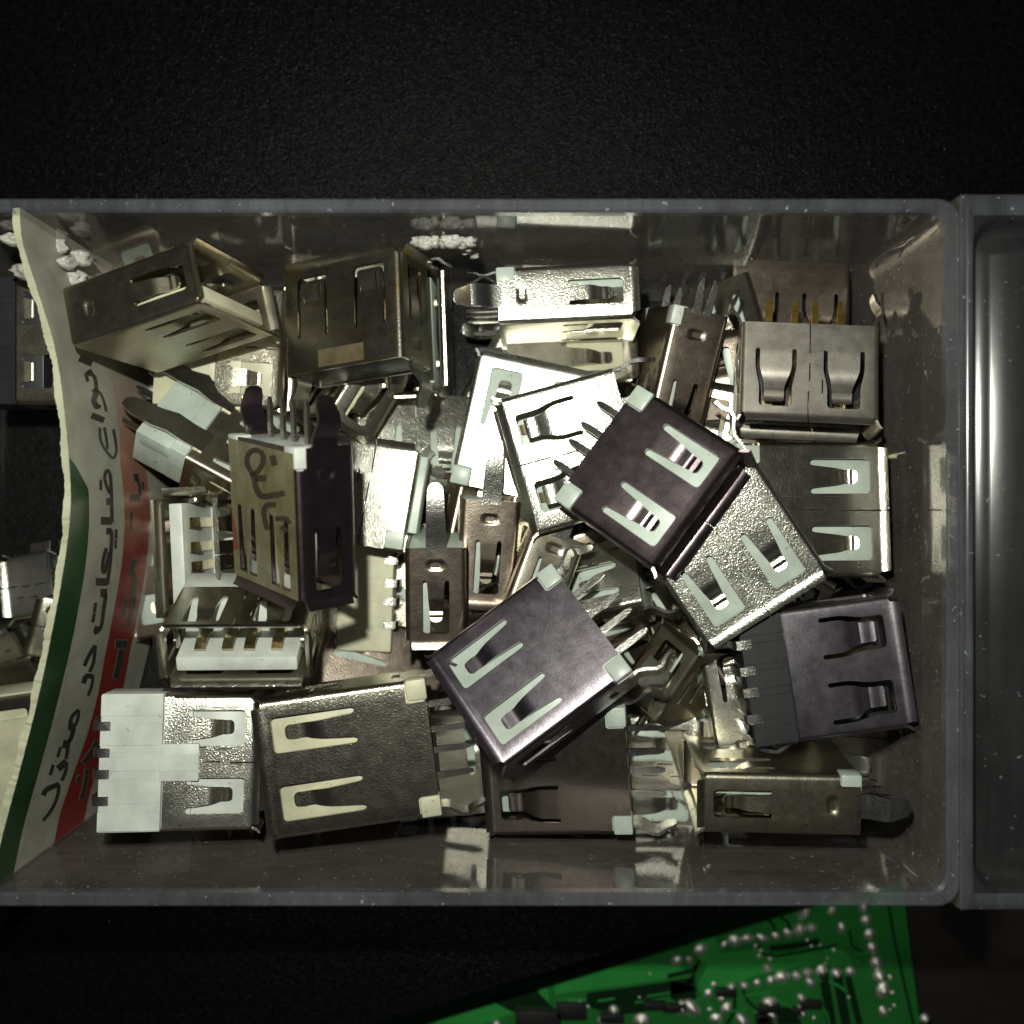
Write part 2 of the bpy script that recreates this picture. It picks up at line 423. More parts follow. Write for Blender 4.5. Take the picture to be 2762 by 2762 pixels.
def insulator_mesh(W, T, L, ext, blocks, tongue, seam, ridged):
    a, b = W / 2, T / 2; y0 = -L / 2; q = B()
    q.box(-a + .32, a - .32, y0 + (0 if ext else .15), y0 + ext + 2.6, -b + .32, b - .32, .12)
    if blocks:
        s = -1 if seam else 1
        for sx in (-1, 1):
            x0, x1 = sorted((sx * (a - 2.0), sx * (a + .02))); z0, z1 = sorted((s * (b - 1.5), s * (b + .03)))
            q.box(x0 + .06, x1, y0 - .12, y0 + 1.78, z0, z1, .18)
    if ext:
        if ridged == 'split':                            # two stepped halves with the pins between them
            q.box(-a + .3, a - .3, y0 + ext - 1.9, y0 + ext - .1, -b + .2, b - .05, .2)
            q.box(-a + 1.6, a - .3, y0 + .4, y0 + ext - 1.6, .55, b - .5, .25); q.box(-a + .3, a - 2.2, y0, y0 + ext - 1.6, -b + .3, -.75, .25)
            q.box(-a + .1, -a + 2.2, y0 + 2.6, y0 + ext - .1, -b - .2, -b + 1.4, .2)
        else: q.box(-a + .02, a - .02, y0, y0 + ext - .1, -b + .25, b - .05, .2)
        if ridged in (True, 'ribs'):
            cuts = [0, .15, .21, .37, .42, .56, .62, .80, .86, 1.0]; hts = [.05, .02, .05, .0, .06, .01, .05, .02, .05]
            for i in range(9):                       # shallow uneven steps across the top of the exposed housing
                x0 = -a + .2 + (2 * a - .4) * cuts[i]; x1 = -a + .2 + (2 * a - .4) * cuts[i + 1]
                q.box(x0 - .01, x1, y0 + .05 + .08 * (i % 2), y0 + ext - .15, b - .4, b + .02 + hts[i], .025, 1)
            if ridged is True: q.box(-1.75, 1.75, y0 + ext - .3, y0 + ext + 3.3, b - .3, b + .14, .06)
            if ridged is True: q.box(-.8, .8, y0 + ext - .3, y0 + ext + 3.3, b + .1, b + .18, .03, 1)
    tz = .35 if tongue == 'hi' else -2.1
    def tap(t):
        for v in t.verts:
            if v.co.y > L / 2 - 3: v.co.z += (-.25 if v.co.z > tz + .8 else .25); v.co.x *= .98
    q.box(-5.6, 5.6, y0 + ext + 2, L / 2 - 1.0, tz, tz + 1.85, .16, 2, tap)
    return q.mesh('insulator')

def contact_mesh(x, L, ext, tongue):
    q = B(); s = -1 if tongue == 'hi' else 1
    z = .35 - .02 if tongue == 'hi' else -2.1 + 1.87
    y0 = -L / 2 + ext + 2.3
    q.strip([(x, y0, z + s * .02), (x, L / 2 - 5.5, z + s * .05), (x, L / 2 - 4.2, z + s * .45), (x, L / 2 - 3.2, z + s * .5), (x, L / 2 - 2.0, z + s * .05)], 1.0, .18, (1, 0, 0))
    return q.mesh('contact')

def pin_mesh(L, kind, n=3.6):
    q = B(); y = -L / 2
    if kind == 'back': q.strip([(0, y + .6, 0), (0, y - n + .7, 0), (0, y - n, 0)], .62, .28, (1, 0, 0), [1, 1, .45])
    elif kind == 'stub': q.strip([(0, y + 1.0, 2.86), (0, y + .1, 2.9), (0, y - .3, 2.8), (0, y - .5, 2.3), (0, y - .5, -1.0)], .85, .3, (1, 0, 0))
    else: q.strip([(0, y + .6, .8), (0, y - .6, .8), (0, y - 1.1, .3), (0, y - 1.1, -4.6), (0, y - 1.1, -5.2)], .7, .28, (1, 0, 0), [1, 1, 1, 1, .4])
    return q.mesh('pin')

def leg_mesh(W, L, kind, sx, n=4.4):
    a = W / 2; q = B(); y = -L / 2
    if kind == 'back':
        P = [(sx * (a - .14), y + .4, 0), (sx * (a - .14), y - .5, 0), (sx * (a + .1), y - 1.1, 0), (sx * (a + .75), y - 2.0, 0), (sx * (a + .8), y - 2.6, 0), (sx * (a + .3), y - 3.4, 0), (sx * (a + .1), y - n + .25, 0), (sx * (a + .1), y - n, 0)]
        q.strip(P, 2.3, .3, (0, 0, 1), [1, 1, 1, .95, .9, .8, .66, .3])
    elif kind == 'down':
        P = [(sx * (a - .12), 0, .6), (sx * (a - .12), 0, -2.9), (sx * (a + .2), 0, -3.6), (sx * (a + .8), 0, -4.6), (sx * (a + .45), 0, -5.6), (sx * (a + .1), 0, -6.5), (sx * (a + .1), 0, -6.9)]
        P = [(p[0], y + 3.2, p[2]) for p in P]
        q.strip(P, 2.4, .3, (0, 1, 0), [1, 1, .95, .9, .8, .6, .3])
    elif kind == 'fork':
        for s in (-.5, .5):
            q.strip([(sx * (a - .14), y + .4, s * 1.2), (sx * (a - .14), y - 1.4, s * 1.25), (sx * (a - .14), y - 2.4, s * 1.4), (sx * (a - .14), y - 3.1, s * 1.15)], .8, .3, (0, 0, 1), [1, 1, .8, .25])
    elif kind == 'round':
        P = [(sx * (a - .14), y + .4, 0), (sx * (a - .1), y - 1.2, 0), (sx * (a + .25), y - 2.2, 0), (sx * (a + .2), y - 3.2, 0), (sx * (a - .1), y - 4.2, 0), (sx * (a - .15), y - 4.7, 0), (sx * (a - .15), y - 4.9, 0)]
        q.strip(P, 1.7, .42, (0, 0, 1), [1, .95, .9, .9, .85, .6, .3])
    elif kind == 'long':
        P = [(sx * (a - .14), y + .4, 0), (sx * (a - .14), y - 1.2, 0), (sx * (a + .15), y - 2.6, 0), (sx * (a + .1), y - 5.2, 0), (sx * (a - .05), y - 5.9, 0), (sx * (a - .1), y - 6.3, 0)]
        q.strip(P, 1.9, .4, (0, 0, 1), [1, 1, .95, .85, .7, .35])
    elif kind == 'blades':
        P = [(sx * 3.0, y + 6.6, 2.9), (sx * 3.0, y + 4.4, 3.0), (sx * 3.1, y + 2.6, 3.5), (sx * 3.2, y + .9, 3.1), (sx * 3.2, y - 1.2, 3.0), (sx * 3.2, y - 2.2, 2.9), (sx * 3.2, y - 2.7, 2.8)]
        q.strip(P, 2.5, .35, (1, 0, 0), [1, 1, 1, .95, .85, .65, .3])
    elif kind == 'hooks':
        P = [(sx * (a - .14), y + 5.0, 0), (sx * (a + .2), y + 3.4, 0), (sx * (a + .9), y + 2.2, 0), (sx * (a + .5), y + .8, 0), (sx * (a - 1.2), y - .6, .3), (sx * (a - 2.4), y - .9, .5)]
        q.strip(P, 3.4, .35, (0, 0, 1), [1, 1, .9, .9, .8, .5])
    elif kind == 'broad':
        P = [(sx * (a - .14), y + 6.0, 1.2), (sx * (a + .15), y + 5.0, 1.2), (sx * (a + .2), y + 3.6, 1.2), (sx * (a + .75), y + 2.2, 1.2), (sx * (a + .4), y + .9, 1.2), (sx * (a + .1), y - .6, 1.2), (sx * (a + .1), y - 1.3, 1.2), (sx * (a + .1), y - 1.6, 1.2)]
        q.strip(P, 2.6, .35, (0, 0, 1), [1, 1, 1, 1, .95, .85, .6, .3])
    return q.mesh('leg')

def euler_matrix(p):
    x, y, z, yaw, pitch, roll = p
    R_ = Matrix.Rotation(math.radians(yaw), 4, 'Z') @ Matrix.Rotation(math.radians(pitch), 4, 'X') @ Matrix.Rotation(math.radians(roll), 4, 'Y')
    return Matrix.Translation((x * MM, y * MM, z * MM)) @ R_

def connector(dims, pose, label, group='loose metal USB sockets piled in the clear box', metal='nickel', top='taper', bot='taper', seam=False, tongue='hi',
              legs='back', pins='back', blocks=True, ext=0, plas='mint', leg_mat='tin', pin_mat='tin', side=True, flare=.5, hole_len=None, ridged=False, amt=.75, name='usb_socket'):
    W, L, T = dims
    root = bpy.data.objects.new(name, None); col.objects.link(root)
    root.empty_display_size = .004
    root.matrix_world = euler_matrix(pose)
    root['label'] = label; root['category'] = 'connector'
    if group: root['group'] = group
    k = ('shell', W, T, L, top, bot, seam, blocks, side, flare, ext, hole_len, amt)
    sh = cached(k, lambda: shell_mesh('shell', W, T, L - ext, top, bot, seam, blocks and not ext, side, flare, y0=-L / 2 + ext, hole_len=hole_len, amt=amt))
    link('shell', variant(sh, metal), None, root)
    ins = cached(('ins', W, T, L, ext, blocks, tongue, seam, ridged), lambda: insulator_mesh(W, T, L, ext, blocks and not ext, tongue, seam, ridged))
    link('insulator', variant(ins, plas), None, root)
    for x in (-3.5, -1.0, 1.0, 3.5):
        link('contact', variant(cached(('con', x, L, ext, tongue), lambda: contact_mesh(x, L, ext, tongue)), 'contact'), None, root)
    if pins:
        pm = variant(cached(('pin', L, pins), lambda: pin_mesh(L, pins)), pin_mat)
        for x in (-3.5, -1.0, 1.0, 3.5):
            o = link('pin', pm, None, root); o.location = (x * MM, 0, 0)
    if legs:
        for sx in (-1, 1):
            link('leg', variant(cached(('leg', W, L, legs, sx), lambda: leg_mesh(W, L, legs, sx)), leg_mat), None, root)
    return root

# ------------------------------------------------------------------ the setting
def slab(name, poly, z0, z1, mat):
    n = len(poly)
    v = [(x, y, z0) for x, y in poly] + [(x, y, z1) for x, y in poly]
    f = [tuple(range(n))[::-1], tuple(range(n, 2 * n))] + [(i, (i + 1) % n, n + (i + 1) % n, n + i) for i in range(n)]
    return link(name, mesh(name, v, f, 0), mat)
t = slab('table', [(-600, -600), (600, -600), (600, 600), (-600, 600)], -24, -20, 'table'); t['kind'] = 'structure'
# the thick black pad the box stands on; its cut edge runs off towards the lower corner of the picture
pad = slab('desk_pad', [(-400, -176), (-12.3, -59.4), (30.3, -46.4), (120, -19), (400, 66), (400, 400), (-400, 400)], -19.9, -1.3, 'mat'); pad['kind'] = 'structure'

# ------------------------------------------------------------------ clear box
def rr(x0, x1, y0, y1, r, n=6):
    P = []
    for cx, cy, a0 in ((x1 - r, y1 - r, 0), (x0 + r, y1 - r, 90), (x0 + r, y0 + r, 180), (x1 - r, y0 + r, 270)):
        P += arc(cx, cy, r, a0, a0 + 90, n)
    return P
def loft(rings, close_first=False, close_last=False):
    v = []; f = []; n = len(rings[0])
    for r_ in rings: v += r_
    for k in range(len(rings) - 1):
        for i in range(n):
            j = (i + 1) % n; f.append((k * n + i, k * n + j, (k + 1) * n + j, (k + 1) * n + i))
    if close_first: f.append(tuple(range(n))[::-1])
    if close_last: f.append(tuple((len(rings) - 1) * n + i for i in range(n)))
    return v, f
ZR = 29.0
bx = bpy.data.objects.new('clear_box', None); col.objects.link(bx)
bx['label'] = 'scratched clear plastic drawer holding the loose metal sockets, with a grooved pull at one end'; bx['category'] = 'box'
def ring(inset, z, tap=0): return [(x, y, z) for x, y in rr(-75 + inset, 39.9 - inset, -35.1 + inset, 27.9 - inset, 2.0)]
o_, i_ = 0, 1.2
v, f = loft([ring(1.6, -1.1), ring(.9, -.7), ring(.7, 0), ring(0, ZR - .3), ring(.25, ZR), ring(.95, ZR), ring(1.2, ZR - .35)])
link('rim', mesh('rim', *loft([ring(0, ZR - .9), ring(0, ZR - .2), ring(.2, ZR), ring(1.0, ZR), ring(1.22, ZR - .25), ring(1.25, ZR - 1.2)]), 30), 'rim', bx)
def wall_faces():
    me = mesh('wall', *loft([ring(0, ZR - .9), ring(.7, 0), ring(1.3, -1.1)]), 40); return me
link('outer_wall', wall_faces(), 'clear', bx)
me = mesh('inner_wall', *loft([ring(1.25, ZR - 1.2), ring(1.6, 1.5), ring(2.0, .4), ring(3.1, .02)]), 60)
me.flip_normals(); link('inner_wall', me, 'clear', bx)
v, f = loft([ring(1.3, -1.1)], True); fl1 = mesh('floor', v, [tuple(range(len(v)))], 0)
me = mesh('floor', [p for p in ring(3.1, .02)], [tuple(range(28))], 0)
link('floor_panel', me, 'clear_floor', bx)

# the pull: a raised frame round a rounded trough along the end of the drawer
def trough():
    nx, ny = 44, 90; X0, X1, Y0, Y1 = 39.95, 68.0, -35.5, 28.35
    V = []; F = []
    tx0, tx1, ty0, ty1, rc = 40.9, 64.0, -33.7, 26.2, 2.8
    xs = [X0, 40.2, 40.6] + [40.9 + .18 * i for i in range(20)] + [44.6 + (X1 - 44.6) * i / 26 for i in range(27)]
    ys = [Y0, -35.2] + [-34.4 + .3 * i for i in range(14)] + [-29.6 + 51.6 * i / 40 for i in range(41)] + [22.4 + .3 * i for i in range(15)] + [27.3, 28.0, Y1]
    for y in ys:
        for x in xs:
            dx = min(x - tx0, tx1 - x); dy = min(y - ty0, ty1 - y)
            if dx < rc and dy < rc: d = rc - math.hypot(rc - dx, rc - dy)
            else: d = min(dx, dy)
            z = ZR + .25
            e = min(x - X0, y - Y0, Y1 - y)
            if e < .5: z -= .6 * (1 - max(0, e) / .5) ** 2
            if d > 0:
                w = min(1, d / 1.2); z -= 3.0 * (1 - (1 - w) ** 2)
                # past the narrow groove the pull swells up again in one long curve
                if x > 42.1: z += 3.1 * (1 - math.exp(-(x - 42.1) / 5)) * min(1, d / 2.5)
            V.append((x, y, z))
    nxx = len(xs)
    for j in range(len(ys) - 1):
        for i in range(nxx - 1): F.append((j * nxx + i, j * nxx + i + 1, (j + 1) * nxx + i + 1, (j + 1) * nxx + i))
    me = bpy.data.meshes.new('pull'); me.from_pydata([(a * MM, b * MM, c * MM) for a, b, c in V], [], F); me.shade_smooth()
    me.materials.append(M['trough']); me.materials.append(M['rim'])
    for p in me.polygons:
        c = p.center / MM
        if min(c.x - tx0, tx1 - c.x, c.y - ty0, ty1 - c.y) < 0: p.material_index = 1
    return me
link('pull', trough(), 'trough', bx)
q = B(); q.box(39.93, 40.5, -35.6, 28.4, ZR - 9, ZR - .9, .15); link('end_plate', q.mesh('end_plate'), 'clear', bx)

# ------------------------------------------------------------------ printed card standing as divider
CARD = [(-44.27, 27.35), (-44.0, 24.35), (-42.67, 20.02), (-41.0, 14.36), (-40.07, 7.69), (-39.67, 1.03), (-40.14, -3.96), (-41.0, -8.96), (-42.34, -15.62), (-44.0, -22.28), (-45.93, -29.61), (-46.83, -33.94)]
def spline(P, n=6):
    out = []
    for i in range(len(P) - 1):
        p0 = P[max(i - 1, 0)]; p1 = P[i]; p2 = P[i + 1]; p3 = P[min(i + 2, len(P) - 1)]
        for k in range(n):
            t_ = k / n
            out.append(tuple(.5 * (2 * p1[c] + (p2[c] - p0[c]) * t_ + (2 * p0[c] - 5 * p1[c] + 4 * p2[c] - p3[c]) * t_ ** 2 + (3 * p1[c] - p0[c] - 3 * p2[c] + p3[c]) * t_ ** 3) for c in (0, 1)))
    out.append(P[-1]); return out
CP = spline(CARD, 6)
SL = [0]
for i in range(1, len(CP)): SL.append(SL[-1] + math.dist(CP[i], CP[i - 1]))
def card_xy(s):
    s = max(0, min(SL[-1] - 1e-6, s)); i = 0
    while SL[i + 1] < s: i += 1
    t_ = (s - SL[i]) / (SL[i + 1] - SL[i]); a_, b_ = CP[i], CP[i + 1]
    d = Vector((b_[0] - a_[0], b_[1] - a_[1])).normalized(); nrm = (-d.y, d.x)
    if nrm[0] < 0: nrm = (-nrm[0], -nrm[1])
    return (a_[0] + (b_[0] - a_[0]) * t_, a_[1] + (b_[1] - a_[1]) * t_), nrm
def lerp(tab, s):
    if s <= tab[0][0]: return tab[0][1]
    for (a_, b_), (c_, d_) in zip(tab, tab[1:]):
        if s <= c_: return b_ + (d_ - b_) * (s - a_) / (c_ - a_)
    return tab[-1][1]
ZG = [(0, 28.0), (23.15, 28.0), (23.16, 27.27), (25.78, 24.11), (28.56, 23.8), (31.38, 23.42), (34.94, 23.18), (39.22, 23.12), (43.84, 23.39), (48.15, 23.44), (52.09, 23.57), (58.5, 23.82)]
ZW = [(20.28, 15.51), (22.58, 16.05), (26.34, 15.44), (29.38, 14.86), (32.48, 14.29), (36.39, 14.04), (39.51, 14.02), (43.44, 13.95), (47.51, 13.3), (51.47, 13.43), (55.23, 14.32), (59.64, 15.38)]
ZT = 28.0
card = bpy.data.objects.new('divider_card', None); col.objects.link(card)
card['label'] = 'bowed printed card with green, white and red bands standing across the clear box'; card['category'] = 'card'
def band(name, zhi, zlo, mat, off=0.0, s0=0, s1=None):
    V = []; F = []; n = 90; s1 = s1 or SL[-1]
    for i in range(n + 1):
        s = s0 + (s1 - s0) * i / n; (x, y), (nx, ny) = card_xy(s)
        for k in range(3):
            z = zhi(s) + (zlo(s) - zhi(s)) * k / 2; V.append((x + nx * off, y + ny * off, z))
    for i in range(n):
        for k in range(2): F.append((i * 3 + k, i * 3 + k + 1, (i + 1) * 3 + k + 1, (i + 1) * 3 + k))
    me = mesh(name, V, F, 60)
    o = link(name, me, mat, card)
    return o
jit = [random.uniform(-.10, .10) for _ in range(400)]
def raw_edge():
    V = []; F = []; n = 240
    for i in range(n + 1):
        s = SL[-1] * i / n; (x, y), (nx, ny) = card_xy(s); w = .62 + jit[i % 400] * .5 + .1 * math.sin(i * .31); zt = ZT + jit[(i * 3) % 400] * .7
        for (o1, z1) in ((0, .5), (0, zt), (-w, zt - .05), (-w, .5)): V.append((x + nx * o1, y + ny * o1, z1))
    for i in range(n):
        for k in range(3): F.append((i * 4 + k, i * 4 + k + 1, (i + 1) * 4 + k + 1, (i + 1) * 4 + k))
    return mesh('card_sheet', V, F, 30)
link('card_sheet', raw_edge(), 'edge', card)
band('green_band', lambda s: ZT - .05, lambda s: min(ZT - .06, lerp(ZG, s)), 'green_print', .03)
band('white_band', lambda s: min(ZT - .06, lerp(ZG, s)), lambda s: lerp(ZW, s), 'white_print', .03)
band('red_band', lambda s: lerp(ZW, s), lambda s: max(.5, lerp(ZW, s) - 7.3), 'red_print', .03)
band('lower_band', lambda s: max(.5, lerp(ZW, s) - 7.3), lambda s: .45, 'white_print', .03)
def print_quads(name, quads, mat, off):
    V = []; F = []
    for poly in quads:
        k = len(V)
        for s, z in poly:
            (x, y), (nx, ny) = card_xy(s); V.append((x + nx * off, y + ny * off, z))
        m_ = len(poly) // 2
        for i in range(m_ - 1): F.append((k + 2 * i, k + 2 * i + 1, k + 2 * i + 3, k + 2 * i + 2))
    return link(name, mesh(name, V, F, 0), mat, card)
print_quads('black_lettering', [[(13.59,23.47),(12.88,22.54),(13.7,20.63),(12.96,19.66)],[(14.33,21.77),(14.01,20.92),(14.41,21.65),(14.08,20.8),(14.52,21.48),(14.19,20.63),(14.64,21.24),(14.29,20.45),(14.72,20.94),(14.34,20.22),(14.77,20.71),(14.43,19.88),(14.88,20.56),(14.64,19.63),(15.21,20.53),(15.03,19.58),(15.65,20.57),(15.49,19.63),(15.97,20.6),(15.82,19.66)],[(14.43,22.09),(13.94,20.75),(14.81,21.55),(14.33,20.22)],[(16.11,21.45),(15.7,20.1),(16.23,21.34),(15.82,19.97),(16.37,21.21),(16.03,19.8),(16.47,21.17),(16.32,19.75),(16.58,21.29),(16.64,20.05),(16.82,21.61),(16.87,20.35),(17.15,21.86),(16.98,20.46),(17.46,21.8),(17.15,20.41),(17.74,21.59),(17.34,20.26),(17.95,21.15),(17.39,20.27),(17.79,20.07),(17.44,20.84),(17.56,19.64),(17.35,20.69),(17.43,19.41),(17.23,20.5)],[(16.19,20.95),(15.89,20.7),(16.18,20.61),(15.88,20.34),(16.18,20.17),(15.88,19.8),(16.23,19.83),(15.95,19.27),(16.36,19.57),(16.13,18.91),(16.56,19.34),(16.36,18.64),(16.82,19.15),(16.65,18.43),(17.2,18.98),(17.06,18.26),(17.65,18.85),(17.51,18.12),(17.97,18.77),(17.84,18.04)],[(14.61,22.59),(14.43,21.8),(15.46,22.39),(15.28,21.6)],[(18.94,22.52),(18.32,21.82),(19.17,19.59),(18.53,18.85)],[(19.72,20.83),(19.66,20.14),(20.0,20.9),(19.94,20.21),(20.41,20.98),(20.34,20.29),(20.79,20.98),(20.7,20.28),(21.09,20.85),(20.96,20.17),(21.35,20.65),(21.19,19.99),(21.58,20.39),(21.41,19.75),(21.81,20.07),(21.62,19.45),(22.02,19.7),(21.81,19.1),(22.2,19.33),(21.99,18.74),(22.38,18.97),(22.17,18.38),(22.56,18.55),(22.32,18.04),(22.64,18.01),(22.36,17.86),(22.53,17.38),(22.33,17.78),(22.32,16.93),(22.21,17.54),(22.06,16.62),(22.03,17.33),(21.77,16.46),(21.79,17.2),(21.43,16.39),(21.49,17.14),(21.04,16.38),(21.12,17.13),(20.51,16.46),(20.61,17.21),(19.93,16.6),(20.04,17.35),(19.52,16.7),(19.63,17.45)],[(19.61,19.71),(19.5,19.0),(19.89,19.65),(19.78,18.94),(20.29,19.56),(20.19,18.85),(20.68,19.48),(20.59,18.77),(21.07,19.44),(20.99,18.73),(21.46,19.42),(21.38,18.7),(21.73,19.39),(21.66,18.68)],[(23.89,19.99),(23.6,19.42),(23.95,19.77),(23.67,19.17),(24.03,19.53),(23.82,18.77),(24.22,19.34),(24.12,18.48),(24.66,19.26),(24.6,18.39),(25.24,19.24),(25.2,18.37),(25.78,19.23),(25.74,18.36),(26.18,19.18),(26.15,18.31),(26.54,19.15),(26.51,18.28),(26.98,19.12),(26.97,18.25),(27.65,19.05),(27.65,18.18),(28.41,18.92),(28.41,18.05),(28.95,18.8),(28.96,17.92)],[(23.71,20.08),(23.78,19.33),(23.92,20.27),(23.98,19.52),(24.21,20.52),(24.25,19.76),(24.53,20.68),(24.51,19.89),(24.83,20.64),(24.75,19.86),(25.12,20.48),(25.01,19.71),(25.4,20.28),(25.27,19.52),(25.68,20.01),(25.54,19.27),(25.96,19.69),(25.8,18.96),(26.15,19.46),(25.99,18.73)],[(27.21,20.01),(26.54,20.02),(27.2,18.71),(26.52,18.72)],[(24.8,21.6),(24.78,20.9),(25.78,21.69),(25.77,20.99)],[(29.11,21.07),(28.37,21.22),(29.15,18.31),(28.38,18.48)],[(29.62,19.21),(29.42,18.58),(29.71,19.01),(29.52,18.35),(29.83,18.77),(29.71,17.98),(30.04,18.56),(30.02,17.68),(30.42,18.42),(30.45,17.51),(30.92,18.31),(30.97,17.4),(31.48,18.21),(31.54,17.3),(32.1,18.1),(32.16,17.18),(32.77,17.99),(32.85,17.07),(33.42,17.89),(33.51,16.96),(34.07,17.81),(34.17,16.88),(34.7,17.76),(34.81,16.82),(35.13,17.72),(35.25,16.78)],[(30.1,19.45),(29.45,19.64),(30.13,18.23),(29.47,18.43)],[(29.62,17.48),(29.64,16.72),(30.59,17.21),(30.62,16.44)],[(30.67,17.2),(30.7,16.51),(31.57,16.99),(31.61,16.3)],[(31.39,19.37),(31.54,18.49),(31.59,19.48),(31.74,18.61),(31.89,19.65),(32.03,18.76),(32.24,19.75),(32.35,18.86),(32.65,19.78),(32.75,18.89),(33.12,19.73),(33.19,18.84),(33.5,19.63),(33.54,18.74),(33.8,19.39),(33.75,18.58),(34.06,18.96),(33.82,18.49),(34.07,18.1),(33.82,18.93),(33.77,17.93),(33.62,18.84),(33.35,17.85),(33.22,18.76),(32.94,17.78),(32.82,18.69),(32.56,17.72),(32.45,18.64),(32.19,17.68),(32.09,18.6),(31.93,17.66),(31.83,18.57)],[(35.14,20.11),(34.36,20.45),(35.36,17.11),(34.55,17.48)],[(36.25,18.49),(35.56,18.8),(36.36,17.09),(35.67,17.42)],[(35.62,17.97),(35.67,17.08),(35.87,17.82),(35.92,16.93),(36.22,17.63),(36.29,16.72),(36.57,17.49),(36.68,16.57),(36.93,17.46),(37.08,16.54),(37.32,17.49),(37.48,16.57),(37.6,17.52),(37.76,16.6)],[(36.45,18.35),(35.94,18.58),(36.57,16.88),(36.05,17.12)],[(36.15,17.63),(36.29,16.66),(36.31,17.61),(36.45,16.64),(36.57,17.59),(36.71,16.62),(36.98,17.54),(37.12,16.57),(37.66,17.44),(37.8,16.47),(38.49,17.3),(38.64,16.33),(39.14,17.24),(39.31,16.26),(39.46,17.26),(39.67,16.28),(39.59,17.33),(39.87,16.4),(39.68,17.48),(40.03,16.63),(39.79,17.8),(40.17,17.05),(39.88,18.23),(40.26,17.55),(39.93,18.55),(40.32,17.88)],[(39.28,18.44),(39.64,16.84),(39.9,18.63),(40.28,17.04)],[(36.85,19.74),(36.98,18.88),(37.8,19.64),(37.93,18.77)],[(37.88,19.6),(38.02,18.77),(38.8,19.6),(38.95,18.77)],[(41.27,17.75),(41.6,16.83),(41.47,18.04),(41.8,17.12),(41.75,18.46),(42.09,17.53),(42.08,18.83),(42.39,17.89),(42.45,19.12),(42.75,18.16),(42.85,19.35),(43.14,18.39),(43.13,19.5),(43.42,18.54)],[(41.36,17.74),(41.51,16.84),(41.84,17.6),(42.0,16.69),(42.51,17.41),(42.69,16.49),(43.09,17.31),(43.3,16.39),(43.48,17.42),(43.74,16.5),(43.8,17.62),(44.08,16.71),(44.01,17.77),(44.31,16.87)],[(44.65,18.12),(44.13,18.29),(45.1,15.91),(44.57,16.09)],[(44.23,18.64),(44.61,17.35),(44.96,18.91),(45.36,17.61)],[(44.73,16.52),(44.9,15.71),(45.01,16.43),(45.18,15.62),(45.39,16.31),(45.58,15.5),(45.76,16.26),(45.98,15.44),(46.11,16.33),(46.36,15.51),(46.46,16.45),(46.71,15.64),(46.7,16.55),(46.96,15.73)],[(47.78,18.08),(48.22,17.28),(47.85,18.46),(48.3,17.66),(47.98,19.0),(48.41,18.16),(48.16,19.43),(48.55,18.51),(48.43,19.59),(48.76,18.62),(48.74,19.6),(49.02,18.62),(49.03,19.54),(49.29,18.57),(49.34,19.41),(49.55,18.46),(49.62,19.22),(49.81,18.29),(49.82,19.09),(50.0,18.16)],[(47.9,18.12),(48.1,17.24),(48.17,18.01),(48.38,17.13),(48.55,17.87),(48.78,16.98),(48.88,17.81),(49.16,16.91),(49.16,17.9),(49.48,17.02),(49.42,18.08),(49.75,17.21),(49.6,18.21),(49.94,17.34)],[(49.93,18.65),(49.01,19.66),(50.05,17.37),(49.11,18.41)],[(49.49,18.51),(49.76,17.58),(49.77,18.46),(50.04,17.53),(50.16,18.39),(50.44,17.46),(50.49,18.38),(50.81,17.45),(50.73,18.5),(51.09,17.59),(50.95,18.69),(51.32,17.79),(51.1,18.83),(51.48,17.93)],[(49.72,18.15),(50.03,17.14),(50.03,18.15),(50.35,17.15),(50.45,18.17),(50.79,17.16),(50.78,18.26),(51.17,17.27),(50.94,18.47),(51.38,17.55),(51.02,18.76),(51.49,17.91),(51.08,18.99),(51.55,18.15)],[(50.62,19.6),(51.14,18.03),(51.43,19.63),(51.97,18.05)],[(51.28,18.57),(51.57,17.61),(52.91,18.19),(53.21,17.23)],[(51.15,20.33),(51.42,19.56),(52.16,20.43),(52.43,19.65)],[(52.76,21.05),(53.07,20.21),(53.76,21.15),(54.08,20.31)],[(54.16,18.41),(53.27,19.86),(53.87,16.57),(52.97,18.08)],[(53.39,17.71),(53.63,16.84),(53.63,17.59),(53.87,16.71),(53.96,17.42),(54.23,16.53),(54.28,17.34),(54.6,16.43),(54.62,17.41),(54.98,16.51),(54.98,17.57),(55.35,16.67),(55.23,17.68),(55.6,16.79)],[(56.14,20.44),(55.59,21.72),(56.0,20.39),(55.44,21.66),(55.83,20.3),(55.2,21.52),(55.74,20.04),(55.05,21.04),(55.79,19.26),(55.1,20.08),(55.92,18.12),(55.23,18.9),(56.02,17.27),(55.33,18.06)],[(55.6,18.16),(55.87,17.26),(55.88,18.03),(56.16,17.14),(56.28,17.88),(56.58,16.97),(56.66,17.79),(56.99,16.87),(56.99,17.81),(57.35,16.9),(57.31,17.9),(57.69,17.01),(57.6,18.05),(58.0,17.17),(57.84,18.25),(58.26,17.39),(58.06,18.5),(58.49,17.66),(58.24,18.79),(58.68,17.99),(58.4,19.19),(58.85,18.43),(58.52,19.64),(58.97,18.9),(58.61,19.97),(59.06,19.23)]], 'ink', .07)
